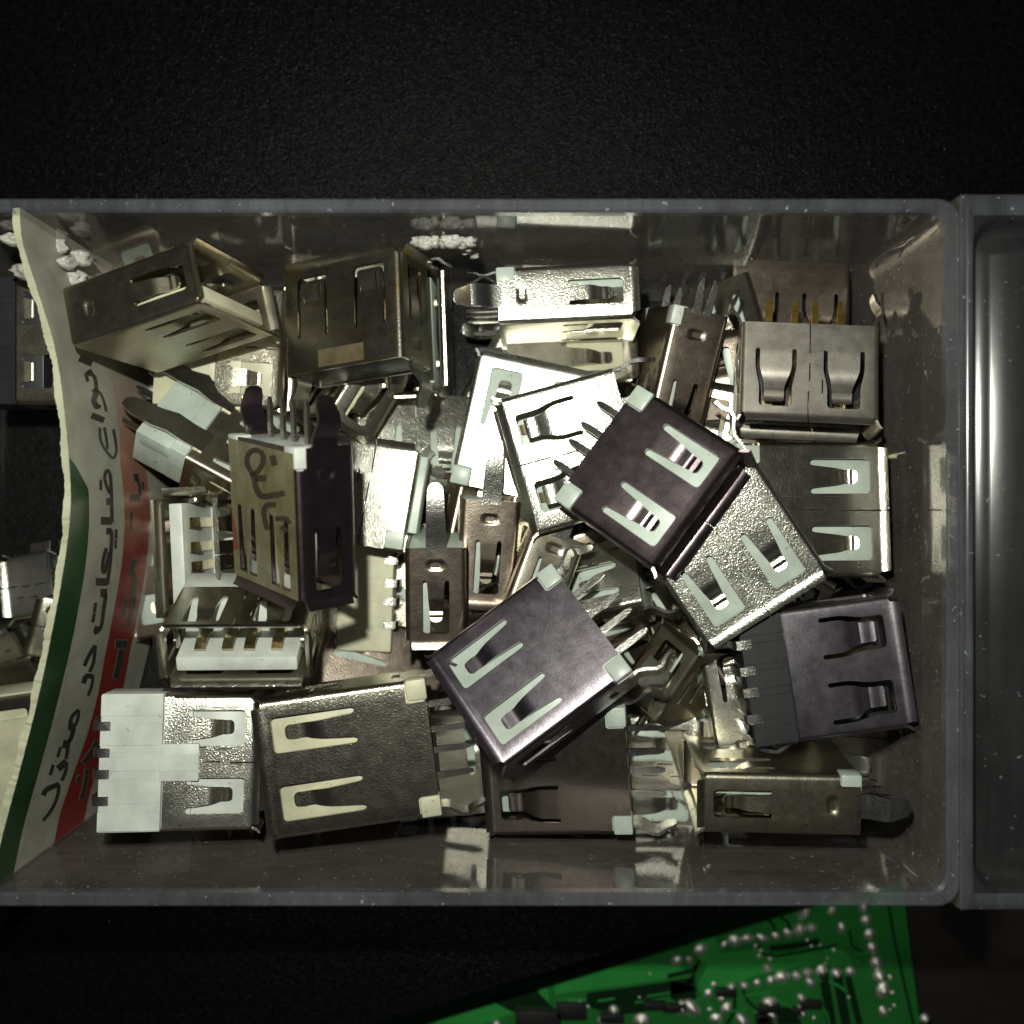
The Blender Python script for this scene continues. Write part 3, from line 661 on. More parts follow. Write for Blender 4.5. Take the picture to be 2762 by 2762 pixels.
print_quads('outlined_lettering', [[(23.95,12.73),(23.8,11.42),(24.71,12.41),(24.57,11.09)],[(24.62,11.89),(24.48,11.14),(24.72,11.79),(24.58,11.03),(24.86,11.65),(24.75,10.87),(25.06,11.53),(24.99,10.73),(25.4,11.47),(25.36,10.66),(25.81,11.44),(25.77,10.63),(26.1,11.4),(26.07,10.59)],[(26.79,13.75),(26.11,13.73),(26.76,10.9),(26.06,10.88)],[(24.64,10.34),(24.61,9.65),(25.46,10.39),(25.44,9.7)],[(27.92,13.79),(27.92,13.11),(29.81,13.35),(29.82,12.66)],[(32.83,11.38),(33.18,9.87),(33.03,11.61),(33.38,10.1),(33.34,11.94),(33.64,10.38),(33.73,12.07),(33.87,10.48),(34.18,11.77),(34.16,10.26),(34.6,11.3),(34.54,9.83),(34.89,10.96),(34.83,9.49)],[(34.85,10.06),(34.96,9.0),(35.23,10.0),(35.34,8.93),(35.78,9.89),(35.9,8.82),(36.38,9.75),(36.5,8.68),(37.09,9.56),(37.22,8.49),(37.85,9.35),(37.98,8.27),(38.39,9.19),(38.53,8.11)],[(36.76,10.07),(35.97,10.46),(36.86,8.78),(36.07,9.18)],[(37.15,11.63),(37.25,10.81),(38.18,11.38),(38.29,10.56)],[(37.07,11.79),(37.19,10.88),(39.09,11.47),(39.23,10.55)],[(36.89,9.77),(37.01,8.68),(37.6,9.58),(37.73,8.48),(38.59,9.31),(38.74,8.2),(39.4,9.2),(39.6,8.09),(39.84,9.41),(40.12,8.33),(40.11,9.77),(40.44,8.74),(40.3,10.05),(40.63,9.03)],[(42.48,11.53),(41.6,12.0),(42.97,7.92),(42.05,8.43)],[(42.77,10.53),(43.13,8.64),(43.19,10.45),(43.56,8.56),(43.79,10.35),(44.18,8.44),(44.37,10.28),(44.81,8.37),(44.94,10.32),(45.42,8.39),(45.52,10.39),(46.02,8.47),(45.92,10.45),(46.43,8.52)],[(49.86,12.03),(50.37,10.53),(50.99,12.48),(51.51,10.99)],[(52.7,10.79),(53.28,9.27),(52.91,10.91),(53.49,9.39),(53.19,11.09),(53.79,9.58),(53.49,11.39),(54.13,9.93),(53.84,11.95),(54.5,10.53),(54.22,12.65),(54.88,11.26),(54.48,13.15),(55.14,11.77)],[(55.66,11.51),(56.03,10.28),(56.17,11.33),(56.55,10.09),(56.89,11.08),(57.28,9.85),(57.57,10.91),(57.99,9.67),(58.17,10.87),(58.62,9.65),(58.74,10.92),(59.2,9.7),(59.14,10.96),(59.59,9.76)],[(56.01,12.99),(56.43,12.03),(56.54,13.39),(56.95,12.44)]], 'ink', .09)
print_quads('lettering_outline', [[(23.91,12.93),(23.72,11.26),(24.79,12.56),(24.61,10.88)],[(24.59,12.13),(24.39,11.03),(24.75,11.96),(24.55,10.85),(24.89,11.82),(24.73,10.69),(25.08,11.71),(24.98,10.54),(25.41,11.65),(25.35,10.47),(25.82,11.62),(25.77,10.44),(26.18,11.57),(26.13,10.39)],[(26.86,13.93),(26.05,13.9),(26.83,10.72),(25.99,10.7)],[(24.58,10.52),(24.54,9.46),(25.54,10.58),(25.5,9.51)],[(27.86,13.98),(27.86,12.94),(29.87,13.51),(29.89,12.46)],[(32.73,11.49),(33.17,9.63),(32.99,11.79),(33.42,9.92),(33.3,12.12),(33.67,10.2),(33.71,12.25),(33.89,10.29),(34.18,11.94),(34.16,10.08),(34.61,11.47),(34.53,9.66),(34.97,11.04),(34.89,9.23)],[(34.76,10.27),(34.91,8.82),(35.21,10.19),(35.36,8.74),(35.76,10.08),(35.92,8.63),(36.36,9.94),(36.53,8.49),(37.07,9.76),(37.24,8.29),(37.83,9.54),(38.01,8.07),(38.44,9.36),(38.62,7.89)],[(36.81,10.22),(35.89,10.68),(36.95,8.55),(36.01,9.03)],[(37.06,11.84),(37.2,10.64),(38.23,11.55),(38.39,10.35)],[(36.97,11.99),(37.14,10.7),(39.13,11.64),(39.33,10.34)],[(36.8,9.99),(36.96,8.5),(37.58,9.77),(37.76,8.28),(38.56,9.5),(38.77,8.0),(39.36,9.4),(39.64,7.89),(39.79,9.6),(40.17,8.14),(40.06,9.95),(40.5,8.56),(40.29,10.31),(40.74,8.93)],[(42.53,11.67),(41.5,12.22),(43.08,7.67),(42.0,8.27)],[(42.66,10.74),(43.09,8.45),(43.15,10.65),(43.6,8.36),(43.75,10.54),(44.22,8.24),(44.33,10.48),(44.86,8.16),(44.89,10.52),(45.48,8.19),(45.47,10.59),(46.07,8.26),(45.93,10.66),(46.55,8.32)],[(49.74,12.2),(50.37,10.31),(50.99,12.69),(51.64,10.81)],[(52.57,10.96),(53.3,9.03),(52.83,11.11),(53.56,9.19),(53.12,11.28),(53.87,9.38),(53.41,11.58),(54.22,9.73),(53.76,12.14),(54.59,10.35),(54.13,12.83),(54.96,11.07),(54.43,13.39),(55.26,11.66)],[(55.53,11.73),(56.02,10.1),(56.11,11.52),(56.61,9.89),(56.83,11.28),(57.35,9.65),(57.5,11.11),(58.06,9.47),(58.1,11.07),(58.69,9.45),(58.67,11.11),(59.27,9.51),(59.13,11.15),(59.73,9.58)],[(55.88,13.13),(56.46,11.8),(56.5,13.61),(57.08,12.29)]], 'outline', .06)

# ------------------------------------------------------------------ the sockets
SOCKETS = [
    ('c1', (13.1, 14, 5.8), (-32.07, 19.14, 22.39, -75.3, 14.74, 82.75),
     dict(metal='olive', blocks=False, legs=None, pins=None, plas='cream', tongue='hi'),
     'olive-tarnished socket tilted in the upper corner beside the printed card, slotted side up'),
    ('c2', (13.1, 11, 5.8), (-15.18, 18.94, 19.72, 2.71, -7.23, -23.25),
     dict(metal='amber', top='hook', bot='hook', amt=.14, plas='blackp', pins=None, legs='back', tongue='lo', blocks=False),  # black insulator paints in the shaded inside behind the springs
     'rust-stained dark socket with two hooked springs and an amber patch on its face'),
    ('c3', (13.1, 14, 5.7), (5.71, 21.4, 11.83, -87.5, 0.89, -93.7),
     dict(metal='bright', legs='back', pins='back'),
     'bright socket lying on its narrow side against the upper wall of the box'),
    ('c4', (13.5, 14, 5.7), (1.79, 8.55, 12.31, -12.69, 0.6, -2.8),
     dict(metal='polished', legs=None),
     'socket glaring white under the flash, partly under the ribbed steel one'),
    ('c5', (13.7, 12, 5.7), (5.66, 5.86, 17.85, 105.89, 3, -2),
     dict(metal='bright', top='wavy', bot='wavy', seam=True, tongue='lo', blocks=False, legs='round'),
     'shiny socket with interlocked seam, wedged between the glaring one and the near-black one'),
    ('c6', (13.1, 12, 5.7), (13.1, 2.53, 25.81, -126.63, 25, 0.38),
     dict(metal='plum', legs=None),
     'near-black plum socket on top of the pile, mouth down, pins over the shiny one'),
    ('c7', (13.3, 15, 5.7), (20.07, -2.96, 22.02, -146.15, -1, 6.5),
     dict(metal='bright', seam=True, legs='back'),
     'grainy silver socket with dovetail seam lying under the near-black socket'),
    ('c8', (13.1, 10, 5.8), (28.8, 12.79, 18.86, 175.92, 10.88, 4.98),
     dict(metal='mauve', top='wavy', bot='wavy', seam=True, tongue='lo', blocks=False, legs='back', pin_mat='gold', plas='blackp', amt=.9),  # black insulator stands in for the shade inside the slots
     'grey-violet socket with four gold pins and interlocked seam by the grooved end'),
    ('c9', (13.3, 14.5, 5.7), (29.2, 0.06, 17.65, -89.76, -4.88, -3.49),
     dict(metal='nickel', seam=True),
     'grainy nickel socket with two mint slots lying just below the gold-pinned socket'),
    ('c10', (12.5, 15.0, 5.8), (29.53, -15.020000000000001, 21.3, -81.83, 2.17, -1.86),
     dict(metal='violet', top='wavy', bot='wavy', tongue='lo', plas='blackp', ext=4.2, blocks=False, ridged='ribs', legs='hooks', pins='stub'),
     'grey-violet socket with black insulator and wavy slots near the lower end wall'),
    ('c11', (13.1, 15, 5.7), (25.19, -26.82, 18.47, 89.98, -4.3, 87.0),
     dict(metal='olive', legs='back', pins='back'),
     'olive socket lying on its narrow side along the lower wall, long leg towards the pull'),
    ('c12', (13.1, 14.5, 5.7), (4.61, -25.47, 15.88, 93.26, -8.72, -8.15),
     dict(metal='maroon', top='wavy', legs='back', pins='back', tongue='lo'),
     'brown socket at the lower wall half covered by the violet socket'),
    ('c13', (13.1, 16, 5.8), (-15.58, -22.93, 21.98, 97.31, 4.09, -2.88),
     dict(metal='nickel', hole_len=7.4, plas='cream', legs='back', pins='back'),
     'long dull nickel socket with cream corner blocks lying over the ribbed white one'),
    ('c14', (13.1, 15, 5.7), (-32.1, -24.14, 19.24, -91.12, -8, -4),
     dict(metal='bright', seam=True, ext=5.9, plas='white', legs=None, pins='stub', ridged=True),
     'shiny socket with a wide ribbed white plastic back in the lower corner'),
    ('c15', (13.1, 13, 5.7), (-25.67, -10.86, 21.07, 11.15, 111.23, -12.14),
     dict(metal='nickel', plas='white', ext=4.0, legs='back'),
     'socket standing mouth up showing a white tongue with four contacts, above the dull nickel one'),
    ('c16', (13.1, 12, 5.7), (-32.28, -4.55, 11.91, -87.32, 91.58, 0.01),
     dict(metal='nickel', plas='white', legs=None),
     'socket standing on end beside the printed card with its white tongue upright'),
    ('c17', (13.1, 14, 5.7), (-19.99, -0.36, 27.09, 179.73, -10.92, 50.51),
     dict(metal='plum', legs='back', pins='back', plas='white', leg_mat='plum'),
     'dark socket with handwritten amber tape on its broad face'),
    ('c18', (9.6, 11, 5.7), (-14.46, 1.86, 12.69, -9.3, -4, -7),
     dict(metal='bright', top=None, bot=None, seam=True, legs=None, pins=None),
     'bright grained socket with a puzzle seam next to the taped one'),
    ('c19', (13.1, 10, 5.9), (-7.67, -7.28, 14.84, 179.56, -9.71, 87.01),
     dict(metal='brown', blocks=False, legs='long', pins=None, flare=.3),
     'brown socket standing narrow side up with round-tipped solder-dipped leg'),
    ('cA', (13.1, 15, 5.7), (1.91, -15.12, 22.44, 126.75, 0.79, 25.61),
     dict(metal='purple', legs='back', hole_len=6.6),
     'violet socket on top of the pile with two mint slots and four long grey pins'),
    ('f3b', (13.1, 14, 5.7), (6.4, 19.15, 6.5, -88, 0, -14),
     dict(metal='nickel', plas='cream'),
     'yellowish socket lying just under the bright one at the upper wall'),
    ('f8b', (13.1, 11, 5.8), (30.21, 21.6, 6, 178, 4, 0),
     dict(metal='brown', plas='blackp', top='wavy', tongue='lo', blocks=False, legs='down'),
     'olive socket hidden beneath the gold pins'),
    ('f23', (13.1, 14, 5.7), (16.55, 14.03, 12, 168, -8, 82),
     dict(metal='brown', legs='fork', pins=None, plas='white'),
     'brown socket with forked leg and white shoulders standing beside the gold-pinned socket'),
    ('f24', (13.1, 14, 5.7), (22.92, 12.7, 9, 12, 10, 78),
     dict(metal='brown', blocks=False, legs='back', pins='back'),
     'dark socket edge between the fork-legged and the gold-pinned sockets'),
    ('f25', (11.5, 15, 5.7), (-30.45, 7.22, 11, -119, -6, -38),
     dict(metal='olive', plas='mint', legs='blades', blocks=False, pins='back', ext=5.6, ridged='split'),
     'socket with pale mint back and two broad silver legs pointing at the printed card'),
    ('f26', (13.1, 14, 5.7), (-30.74, 17.58, 9, -93, 0, 0),
     dict(metal='nickel', plas='cream', ext=6.6, legs=None, pins=None, ridged=False, seam=True),
     'socket with flat cream plastic back under the olive-tarnished one'),
    ('f18b', (13.1, 14, 5.7), (-19.86, -8.46, 6.5, 88, 0, 0),
     dict(metal='nickel', plas='cream', ext=6.0, legs=None, pins='stub', ridged=True),
     'socket with dusty ribbed cream back between the taped and the round-legged sockets'),
    ('f2b', (13.1, 14, 5.7), (-9.91, 18.78, 8, 92, 88, 0),
     dict(metal='nickel', legs=None, pins=None),
     'socket standing upright with open rounded mouth beside the rust-stained one'),
    ('f27', (13.1, 11, 5.7), (-50.68, 17.5, 13, -90, 0, 0),
     dict(metal='olive', plas='blackp', ext=5.8, ridged='ribs', legs=None, pins=None, tongue='lo'),
     'socket with black insulator behind the printed card'),
    ('f29', (13.1, 14, 5.7), (-55.21, -26.37, 9, 8, 5, 0),
     dict(metal='nickel', plas='cream', ext=11.5, ridged=True, legs=None, pins=None),
     'cream-backed socket in the lower corner behind the printed card'),
    ('f20', (13.1, 11, 5.9), (-3.05, -3.61, 11, 176, -6, 84),
     dict(metal='brown', blocks=False, legs='long', pins='back'),
     'dark socket with one tall rounded leg leaning in front of the glaring one'),
    ('f21', (13.1, 14, 5.7), (6.15, -8.69, 11, -74, 0, 6),
     dict(metal='brown', legs='back', pin_mat='tin', plas='mint'),
     'brown socket buried directly behind the violet one on the pile'),
    ('f21b', (13.1, 14, 5.7), (15.3, -14.43, 8, 32, -6, -28),
     dict(metal='brown', blocks=False, legs='back', pins='back'),
     'dark brown socket sloping down between the violet and the grainy silver sockets'),
    ('f22', (13.1, 11, 5.8), (15.15, -28.31, 7, -90, 3, 0),
     dict(metal='bright', seam=True, legs='back'),
     'short bright socket low in the gap beside the brown one at the lower wall'),
    ('f31', (13.1, 14, 5.7), (23.33, -19.19, 9, 10, 0, 86),
     dict(metal='bright', blocks=False, legs='back', pins='back'),
     'socket on edge showing bright parallel lips beside the black-insulated one'),
    ('f33', (13.1, 14, 5.7), (33.43, -24.03, 6.5, -93, 0, 0),
     dict(metal='nickel', seam=True, legs='back', pins=None),
     'socket lying flat under the black-insulated one'),
    ('f35', (13.1, 12, 5.7), (-6.29, -26.44, 7.5, 6, 8, 0),
     dict(metal='nickel', legs='back', pins='back', plas='mint'),
     'socket with two long legs against the lower wall beside the dull nickel one'),
    ('f36', (13.1, 14, 5.7), (-15.27, -18.95, 7, 75, 12, 22),
     dict(metal='brown', blocks=False, legs='back', pins='back'),
     'dark socket low in the gap above the dull nickel one'),
    ('f38', (13.1, 11, 5.8), (-10.9, 6.72, 8, -178, 13, -14),
     dict(metal='bright', blocks=False, seam=True, legs=None, pins='back'),
     'bright socket deep between the rust-stained and the glaring one'),
    ('g1', (13.1, 9, 5.7), (0.11, -2.53, 9, 172, -4, 72),
     dict(metal='nickel', blocks=False, legs='long', pins='back'),
     'narrow socket standing on edge in the dark gap below the glaring one'),
    ('g2', (13.1, 9, 5.7), (9.17, -5.53, 12, 104, -16, 30),
     dict(metal='bright', seam=True, blocks=False, legs='back', pins='back'),
     'bright sliver of a socket between the near-black and the violet sockets'),
    ('g3', (13.1, 9, 5.7), (21.77, 19.24, 6, -170, 20, 25),
     dict(metal='nickel', blocks=False, legs='back', pins='back'),
     'socket seen from behind between the fork-legged socket and the near-black one'),
    ('g4', (13.1, 11, 5.7), (26.99, -16.74, 10, -84, 6, 30),
     dict(metal='bright', blocks=False, legs='hooks', pins='back', ext=4.0, plas='blackp'),
     'black-backed socket with bent prongs low beside the grainy silver one'),
    ('g5', (13.1, 9, 5.7), (-7.52, -0.53, 6.5, 168, 4, 55),
     dict(metal='brown', blocks=False, legs='round', pins='back'),
     'brown socket edge just below the bright deep one, legs up'),
    ('g6', (13.1, 9, 5.7), (2.18, -6.09, 12, 160, 0, 80),
     dict(metal='olive', blocks=False, legs='long', pins='back'),
     'thin dark socket edge between the tall-legged one and the ribbed steel one'),
    ('g7', (13.1, 9, 5.7), (18.84, -16.7, 11, -30, 14, 55),
     dict(metal='olive', blocks=False, legs='hooks', pins='back'),
     'socket with bent side prongs in the dark gap beside the violet socket pins'),
    ('g8', (13.1, 11, 5.7), (21.77, -24.72, 6, -75, -12, -12),
     dict(metal='nickel', blocks=False, legs='hooks', pins='back'),
     'flat socket low between the short bright one and the black-backed one'),
    ('g9', (13.1, 10, 5.7), (-17.29, 12.7, 9, 150, 10, 66),
     dict(metal='nickel', blocks=False, plas='cream', legs='back', pins='back'),
     'socket edge glimpsed between the taped socket pins and the rust-stained one'),
    ('g10', (13.1, 10, 5.7), (22.18, 8.39, 9, -12, 5, 74),
     dict(metal='nickel', blocks=False, legs='back', pins='back'),
     'socket on edge in the dark slit between the near-black and fork-legged ones'),
    ('b1', (13.1, 14, 5.7), (-29.99, -2.06, 3.2, 20, 0, 0),
     dict(metal='brown', blocks=False, legs='back', pins='back', group='sockets buried at the bottom of the pile'),
     'metal socket buried at the bottom of the pile under other sockets'),
    ('b2', (13.1, 14, 5.7), (-19.71, -0.85, 3.2, 95, 0, 0),
     dict(metal='olive', blocks=False, legs='back', pins='back', group='sockets buried at the bottom of the pile'),
     'metal socket buried at the bottom of the pile under other sockets'),
    ('b3', (13.1, 14, 5.7), (2.06, 12.45, 3.2, 60, 0, 0),
     dict(metal='nickel', blocks=False, legs='back', pins='back', group='sockets buried at the bottom of the pile'),
     'metal socket buried at the bottom of the pile under other sockets'),
    ('b4', (13.1, 14, 5.7), (12.94, 3.99, 3.2, 10, 0, 0),
     dict(metal='brown', blocks=False, legs='back', pins='back', group='sockets buried at the bottom of the pile'),
     'metal socket buried at the bottom of the pile under other sockets'),
    ('b5', (13.1, 14, 5.7), (30.81, 0.36, 4.2, 80, 0, 0),
     dict(metal='olive', blocks=False, legs='back', pins='back', group='sockets buried at the bottom of the pile'),
     'metal socket buried at the bottom of the pile under other sockets'),
    ('b6', (13.1, 14, 5.7), (27.4, -11.1, 3.4, -30, 0, 0),
     dict(metal='nickel', blocks=False, legs='back', pins='back', group='sockets buried at the bottom of the pile'),
     'metal socket buried at the bottom of the pile under other sockets'),
    ('b7', (13.1, 14, 5.7), (1.45, -20.16, 3.4, 100, 0, 0),
     dict(metal='brown', blocks=False, legs='back', pins='back', group='sockets buried at the bottom of the pile'),
     'metal socket buried at the bottom of the pile under other sockets'),
    ('b8', (13.1, 14, 5.7), (-18.47, 22.09, 3.4, 85, 0, 0),
     dict(metal='olive', blocks=False, legs='back', pins='back', group='sockets buried at the bottom of the pile'),
     'metal socket buried at the bottom of the pile under other sockets'),
    ('b9', (13.1, 14, 5.7), (32.06, 14.77, 4, 15, 0, 0),
     dict(metal='nickel', blocks=False, legs='back', pins='back', group='sockets buried at the bottom of the pile'),
     'metal socket buried at the bottom of the pile under other sockets'),
    ('b10', (13.1, 14, 5.7), (-36.64, -6.89, 3.2, 100, 0, 0),
     dict(metal='brown', blocks=False, legs='back', pins='back', group='sockets buried at the bottom of the pile'),
     'metal socket buried at the bottom of the pile under other sockets'),
    ('b11', (13.1, 14, 5.7), (-29.28, -26.15, 3.6, 4, 0, 0),
     dict(metal='olive', blocks=False, legs='back', pins='back', group='sockets buried at the bottom of the pile'),
     'metal socket buried at the bottom of the pile under other sockets'),
    ('b12', (13.1, 14, 5.7), (-19.57, -26.06, 4, 95, 0, 0),
     dict(metal='nickel', blocks=False, legs='back', pins='back', group='sockets buried at the bottom of the pile'),
     'metal socket buried at the bottom of the pile under other sockets'),
    ('b13', (13.1, 14, 5.7), (28.61, -33.43, 3.4, 88, 0, 0),
     dict(metal='brown', blocks=False, legs='back', pins='back', group='sockets buried at the bottom of the pile'),
     'metal socket buried at the bottom of the pile under other sockets'),
    ('b14', (13.1, 14, 5.7), (35.85, -16.54, 3.4, 5, 0, 0),
     dict(metal='olive', blocks=False, legs='back', pins='back', group='sockets buried at the bottom of the pile'),
     'metal socket buried at the bottom of the pile under other sockets'),
    ('b15', (13.1, 14, 5.7), (-8.82, -9.91, 3.3, 40, 0, 0),
     dict(metal='nickel', blocks=False, legs='back', pins='back', group='sockets buried at the bottom of the pile'),
     'metal socket buried at the bottom of the pile under other sockets'),
    ('b16', (13.1, 14, 5.7), (-42.99, 23.18, 4, 20, 0, 0),
     dict(metal='brown', blocks=False, legs='back', pins='back', group='sockets buried at the bottom of the pile'),
     'metal socket buried at the bottom of the pile under other sockets'),
]
made = {}
for key, dims, pose, opt, label in SOCKETS:
    made[key] = connector(dims, pose, label, **opt)

# tape and handwriting on one socket
def tape():
    root = made['c17']; W, L, T = 13.1, 14, 5.7
    holes = []
    S = slot_profile('taper', 5.8)
    outl = [(-6.35, -6.6), (6.3, -6.75), (6.35, 6.2), (-6.35, 6.1)]
    for xc in (-W * .245, W * .245):
        vr = L / 2 - 1.55 - S['Lh']
        h = [(xc + p, vr + q) for p, q in ((1.75, -.4), (1.75, 5.9), (.3, 5.9), (.3, 4.6), (.75, 3.6), (1.0, -.4))]; holes.append(h)
        holes.append([(2 * xc - a_, b_) for a_, b_ in h][::-1])
    pts = []; ed = []
    for P in [outl] + holes:
        s = len(pts); pts += P; ed += [(s + i, s + (i + 1) % len(P)) for i in range(len(P))]
    vs, es, fs, _, _, _ = delaunay_2d_cdt([Vector(p) for p in pts], ed, [], 0, 1e-5)
    V2 = [(v_.x, v_.y) for v_ in vs]; F = []
    for tr_ in fs:
        c = (sum(V2[i][0] for i in tr_) / 3, sum(V2[i][1] for i in tr_) / 3)
        if inside(c, outl) and not any(inside(c, h) for h in holes): F.append(tuple(tr_))
    link('tape', mesh('tape', [(x, y, T / 2 + .06) for x, y in V2], F, 0), 'tape', root)
    V = []; F = []
    for poly in [[(0.78,-4.08),(1.62,-3.7),(1.06,-4.22),(1.91,-3.84),(1.43,-4.41),(2.32,-4.05),(1.72,-4.61),(2.67,-4.29),(1.88,-4.8),(2.89,-4.54),(1.97,-4.99),(3.01,-4.82),(1.96,-5.18),(3.0,-5.12),(1.83,-5.39),(2.8,-5.44),(1.6,-5.62),(2.47,-5.76),(1.36,-5.78),(2.04,-6.04),(1.12,-5.87),(1.48,-6.25),(0.81,-5.94),(0.88,-6.38),(0.53,-5.96),(0.29,-6.43),(0.24,-5.95),(-0.26,-6.4),(-0.06,-5.89),(-0.76,-6.29),(-0.24,-5.8),(-1.14,-6.11),(-0.33,-5.67),(-1.31,-5.85),(-0.33,-5.46),(-1.32,-5.56),(-0.26,-5.25),(-1.22,-5.25),(-0.09,-5.04),(-0.97,-4.95),(0.19,-4.8),(-0.63,-4.66),(0.49,-4.59),(-0.26,-4.39),(0.83,-4.4),(0.17,-4.14),(1.21,-4.22),(0.6,-3.94),(1.5,-4.09),(0.9,-3.8)],[(2.09,-3.83),(0.99,-4.18),(1.97,-3.72),(0.88,-4.07),(1.82,-3.57),(0.71,-3.89),(1.69,-3.4),(0.55,-3.68),(1.62,-3.18),(0.46,-3.42),(1.55,-2.91),(0.39,-3.17),(1.41,-2.64),(0.29,-2.95),(1.19,-2.39),(0.11,-2.75),(0.9,-2.15),(-0.1,-2.56),(0.54,-1.98),(-0.33,-2.46),(0.12,-1.89),(-0.42,-2.43),(-0.4,-1.91),(-0.48,-2.44),(-1.07,-2.02),(-0.99,-2.52),(-2.28,-2.27),(-2.14,-2.76),(-3.72,-2.59),(-3.57,-3.07),(-4.73,-2.82),(-4.58,-3.29)],[(0.89,-3.33),(0.87,-3.91),(-1.22,-3.63),(-1.24,-4.2)],[(-1.97,-5.92),(-3.16,-6.19),(-2.38,-5.09),(-3.57,-5.37)],[(-2.95,-2.04),(-2.87,-1.57),(-2.5,-1.98),(-2.43,-1.51),(-1.82,-1.89),(-1.85,-1.43),(-1.14,-1.74),(-1.45,-1.35),(-0.6,-1.5),(-1.28,-1.27),(-0.23,-1.22),(-1.13,-1.15),(-0.01,-0.93),(-1.02,-1.0),(0.05,-0.62),(-0.98,-0.8),(-0.01,-0.31),(-1.03,-0.54),(-0.1,-0.02),(-1.12,-0.27),(-0.26,0.31),(-1.26,0.03),(-0.46,0.64),(-1.45,0.34),(-0.6,0.86),(-1.59,0.56)],[(-2.65,-0.3),(-2.63,-0.73),(-3.24,-0.41),(-3.22,-0.84),(-4.02,-0.55),(-4.07,-0.99),(-4.52,-0.61),(-4.86,-1.07),(-4.65,-0.57),(-5.38,-0.94),(-4.77,-0.45),(-5.6,-0.75),(-4.87,-0.34),(-5.71,-0.63)],[(-3.4,0.18),(-4.15,-0.25),(-4.34,0.53),(-5.07,0.1)]]:
        k = len(V); V += [(x, y, T / 2 + .10) for x, y in poly]
        for i in range(len(poly) // 2 - 1): F.append((k + 2 * i, k + 2 * i + 1, k + 2 * i + 3, k + 2 * i + 2))
    link('handwriting', mesh('handwriting', V, F, 0), 'marker', root)
    V = [(x, y, T / 2 + .08) for x, y in [(6.3, 0.01), (6.3, 0.38), (6.3, 3.89), (5.19, 3.58), (5.89, 0.77)]]
    link('red_stripe', mesh('red_stripe', V, [tuple(range(len(V)))], 0), 'red_print_flat', root)
M['red_print_flat'] = simple('red_tape_print', (.26, .05, .03), .4)
tape()
M['patch'] = simple('dull_amber_residue', (.13, .105, .06), .35, 400, .4)
q = B(); q.box(-2.6, 2.4, -5.2, -3.5, 5.8 / 2 + .01, 5.8 / 2 + .06, 0); link('amber_patch', q.mesh('amber_patch'), 'patch', made['c2'])
for xc in (-3.2, 3.2):                      # the small hooked window near the tip of each spring
    q = B(); z = 5.8 / 2 - .12
    q.strip([(xc - .2, 2.9, z), (xc - .2, 3.1, z + .28), (xc - .15, 1.5, z + .02)], 1.9, .14, (1, 0, 0))
    q.strip([(xc - 1.15, 3.2, z + .12), (xc - .95, 1.3, z + .12)], .16, .12, (1, 0, 0)); q.strip([(xc + .9, 3.2, z + .12), (xc + .95, 1.3, z + .12)], .16, .12, (1, 0, 0))
    link('spring_hook', q.mesh('spring_hook'), 'amber', made['c2'])

# ------------------------------------------------------------------ small micro sockets behind the card
def micro(pose, label, metal):
    root = bpy.data.objects.new('micro_socket', None); col.objects.link(root)
    root.matrix_world = euler_matrix(pose); root['label'] = label; root['category'] = 'connector'
    root['group'] = 'small sockets behind the printed card'
    sh = cached(('micro',), lambda: shell_mesh('shell', 7.6, 2.9, 5.2, None, None, True, False, False, .45, .8, .25, -2.6))
    link('shell', variant(sh, metal), None, root)
    q = B(); q.box(-3.3, 3.3, -2.9, .2, -1.1, 1.1, .12); q.box(-2.2, 2.2, 0, 1.7, .1, .7, .08)
    link('insulator', q.mesh('insulator'), 'blackp', root)
    for x in (-1.3, -.65, 0, .65, 1.3):
        q = B(); q.strip([(x, -1.5, .8), (x, -3.1, .8), (x, -3.5, .2), (x, -4.1, .1)], .32, .2, (1, 0, 0))
        link('pin', q.mesh('pin'), 'contact', root)
    for sx in (-1, 1):
        q = B(); q.strip([(sx * 3.7, -1, 0), (sx * 4.2, -1, -.9), (sx * 5.2, -1, -1.1)], 2.2, .25, (0, 1, 0))
        link('tab', q.mesh('tab'), 'tin', root)
micro((-54.8, -8.6, 3.2, 100, 0, 10), 'bright micro socket at the top of the small group behind the card', 'bright')
micro((-51.8, -13.2, 3.4, 76, 14, 0), 'micro socket with gold contacts in a row facing the printed card', 'nickel')
micro((-57.2, -16.4, 3.0, -70, 0, 22), 'micro socket with curled tabs lowest of the small group behind the card', 'bright')

from mathutils import noise as mnoise
# ------------------------------------------------------------------ glue blobs on the wall
def glue(name, blobs, label, seed):
    rnd = random.Random(seed); bm = bmesh.new()
    for (x, y, z, r) in blobs:
        res = bmesh.ops.create_icosphere(bm, subdivisions=3, radius=1)
        sx, sy, sz = r * rnd.uniform(.8, 1.3), r * .8, r * rnd.uniform(.8, 1.4)
        ph = rnd.uniform(0, 6)
        for v in res['verts']:
            w = 1 + .75 * mnoise.noise(v.co * 1.9 + Vector((ph, 0, r * 9))) + .35 * mnoise.noise(v.co * 5.5 + Vector((ph, 3, 0)))
            v.co = Vector((x + v.co.x * sx * w, y + v.co.y * sy, z + v.co.z * sz * w)) * MM
    me = bpy.data.meshes.new(name); bm.to_mesh(me); bm.free(); me.shade_smooth()
    o = link(name, me, 'glue'); o['label'] = label; o['category'] = 'glue'; return o
glue('glue_bead', [(-9.1 + i * .85, 25.7, 22.6 - .5 * (i % 2), .62 + .1 * ((i * 5) % 3)) for i in range(7)] + [(-4.3, 25.6, 20.6, .5), (-4.6, 25.6, 19.2, .42), (-3.8, 25.6, 17.8, .45)], 'row of whitish glue beads stuck to the upper wall above the rust-stained socket', 3)
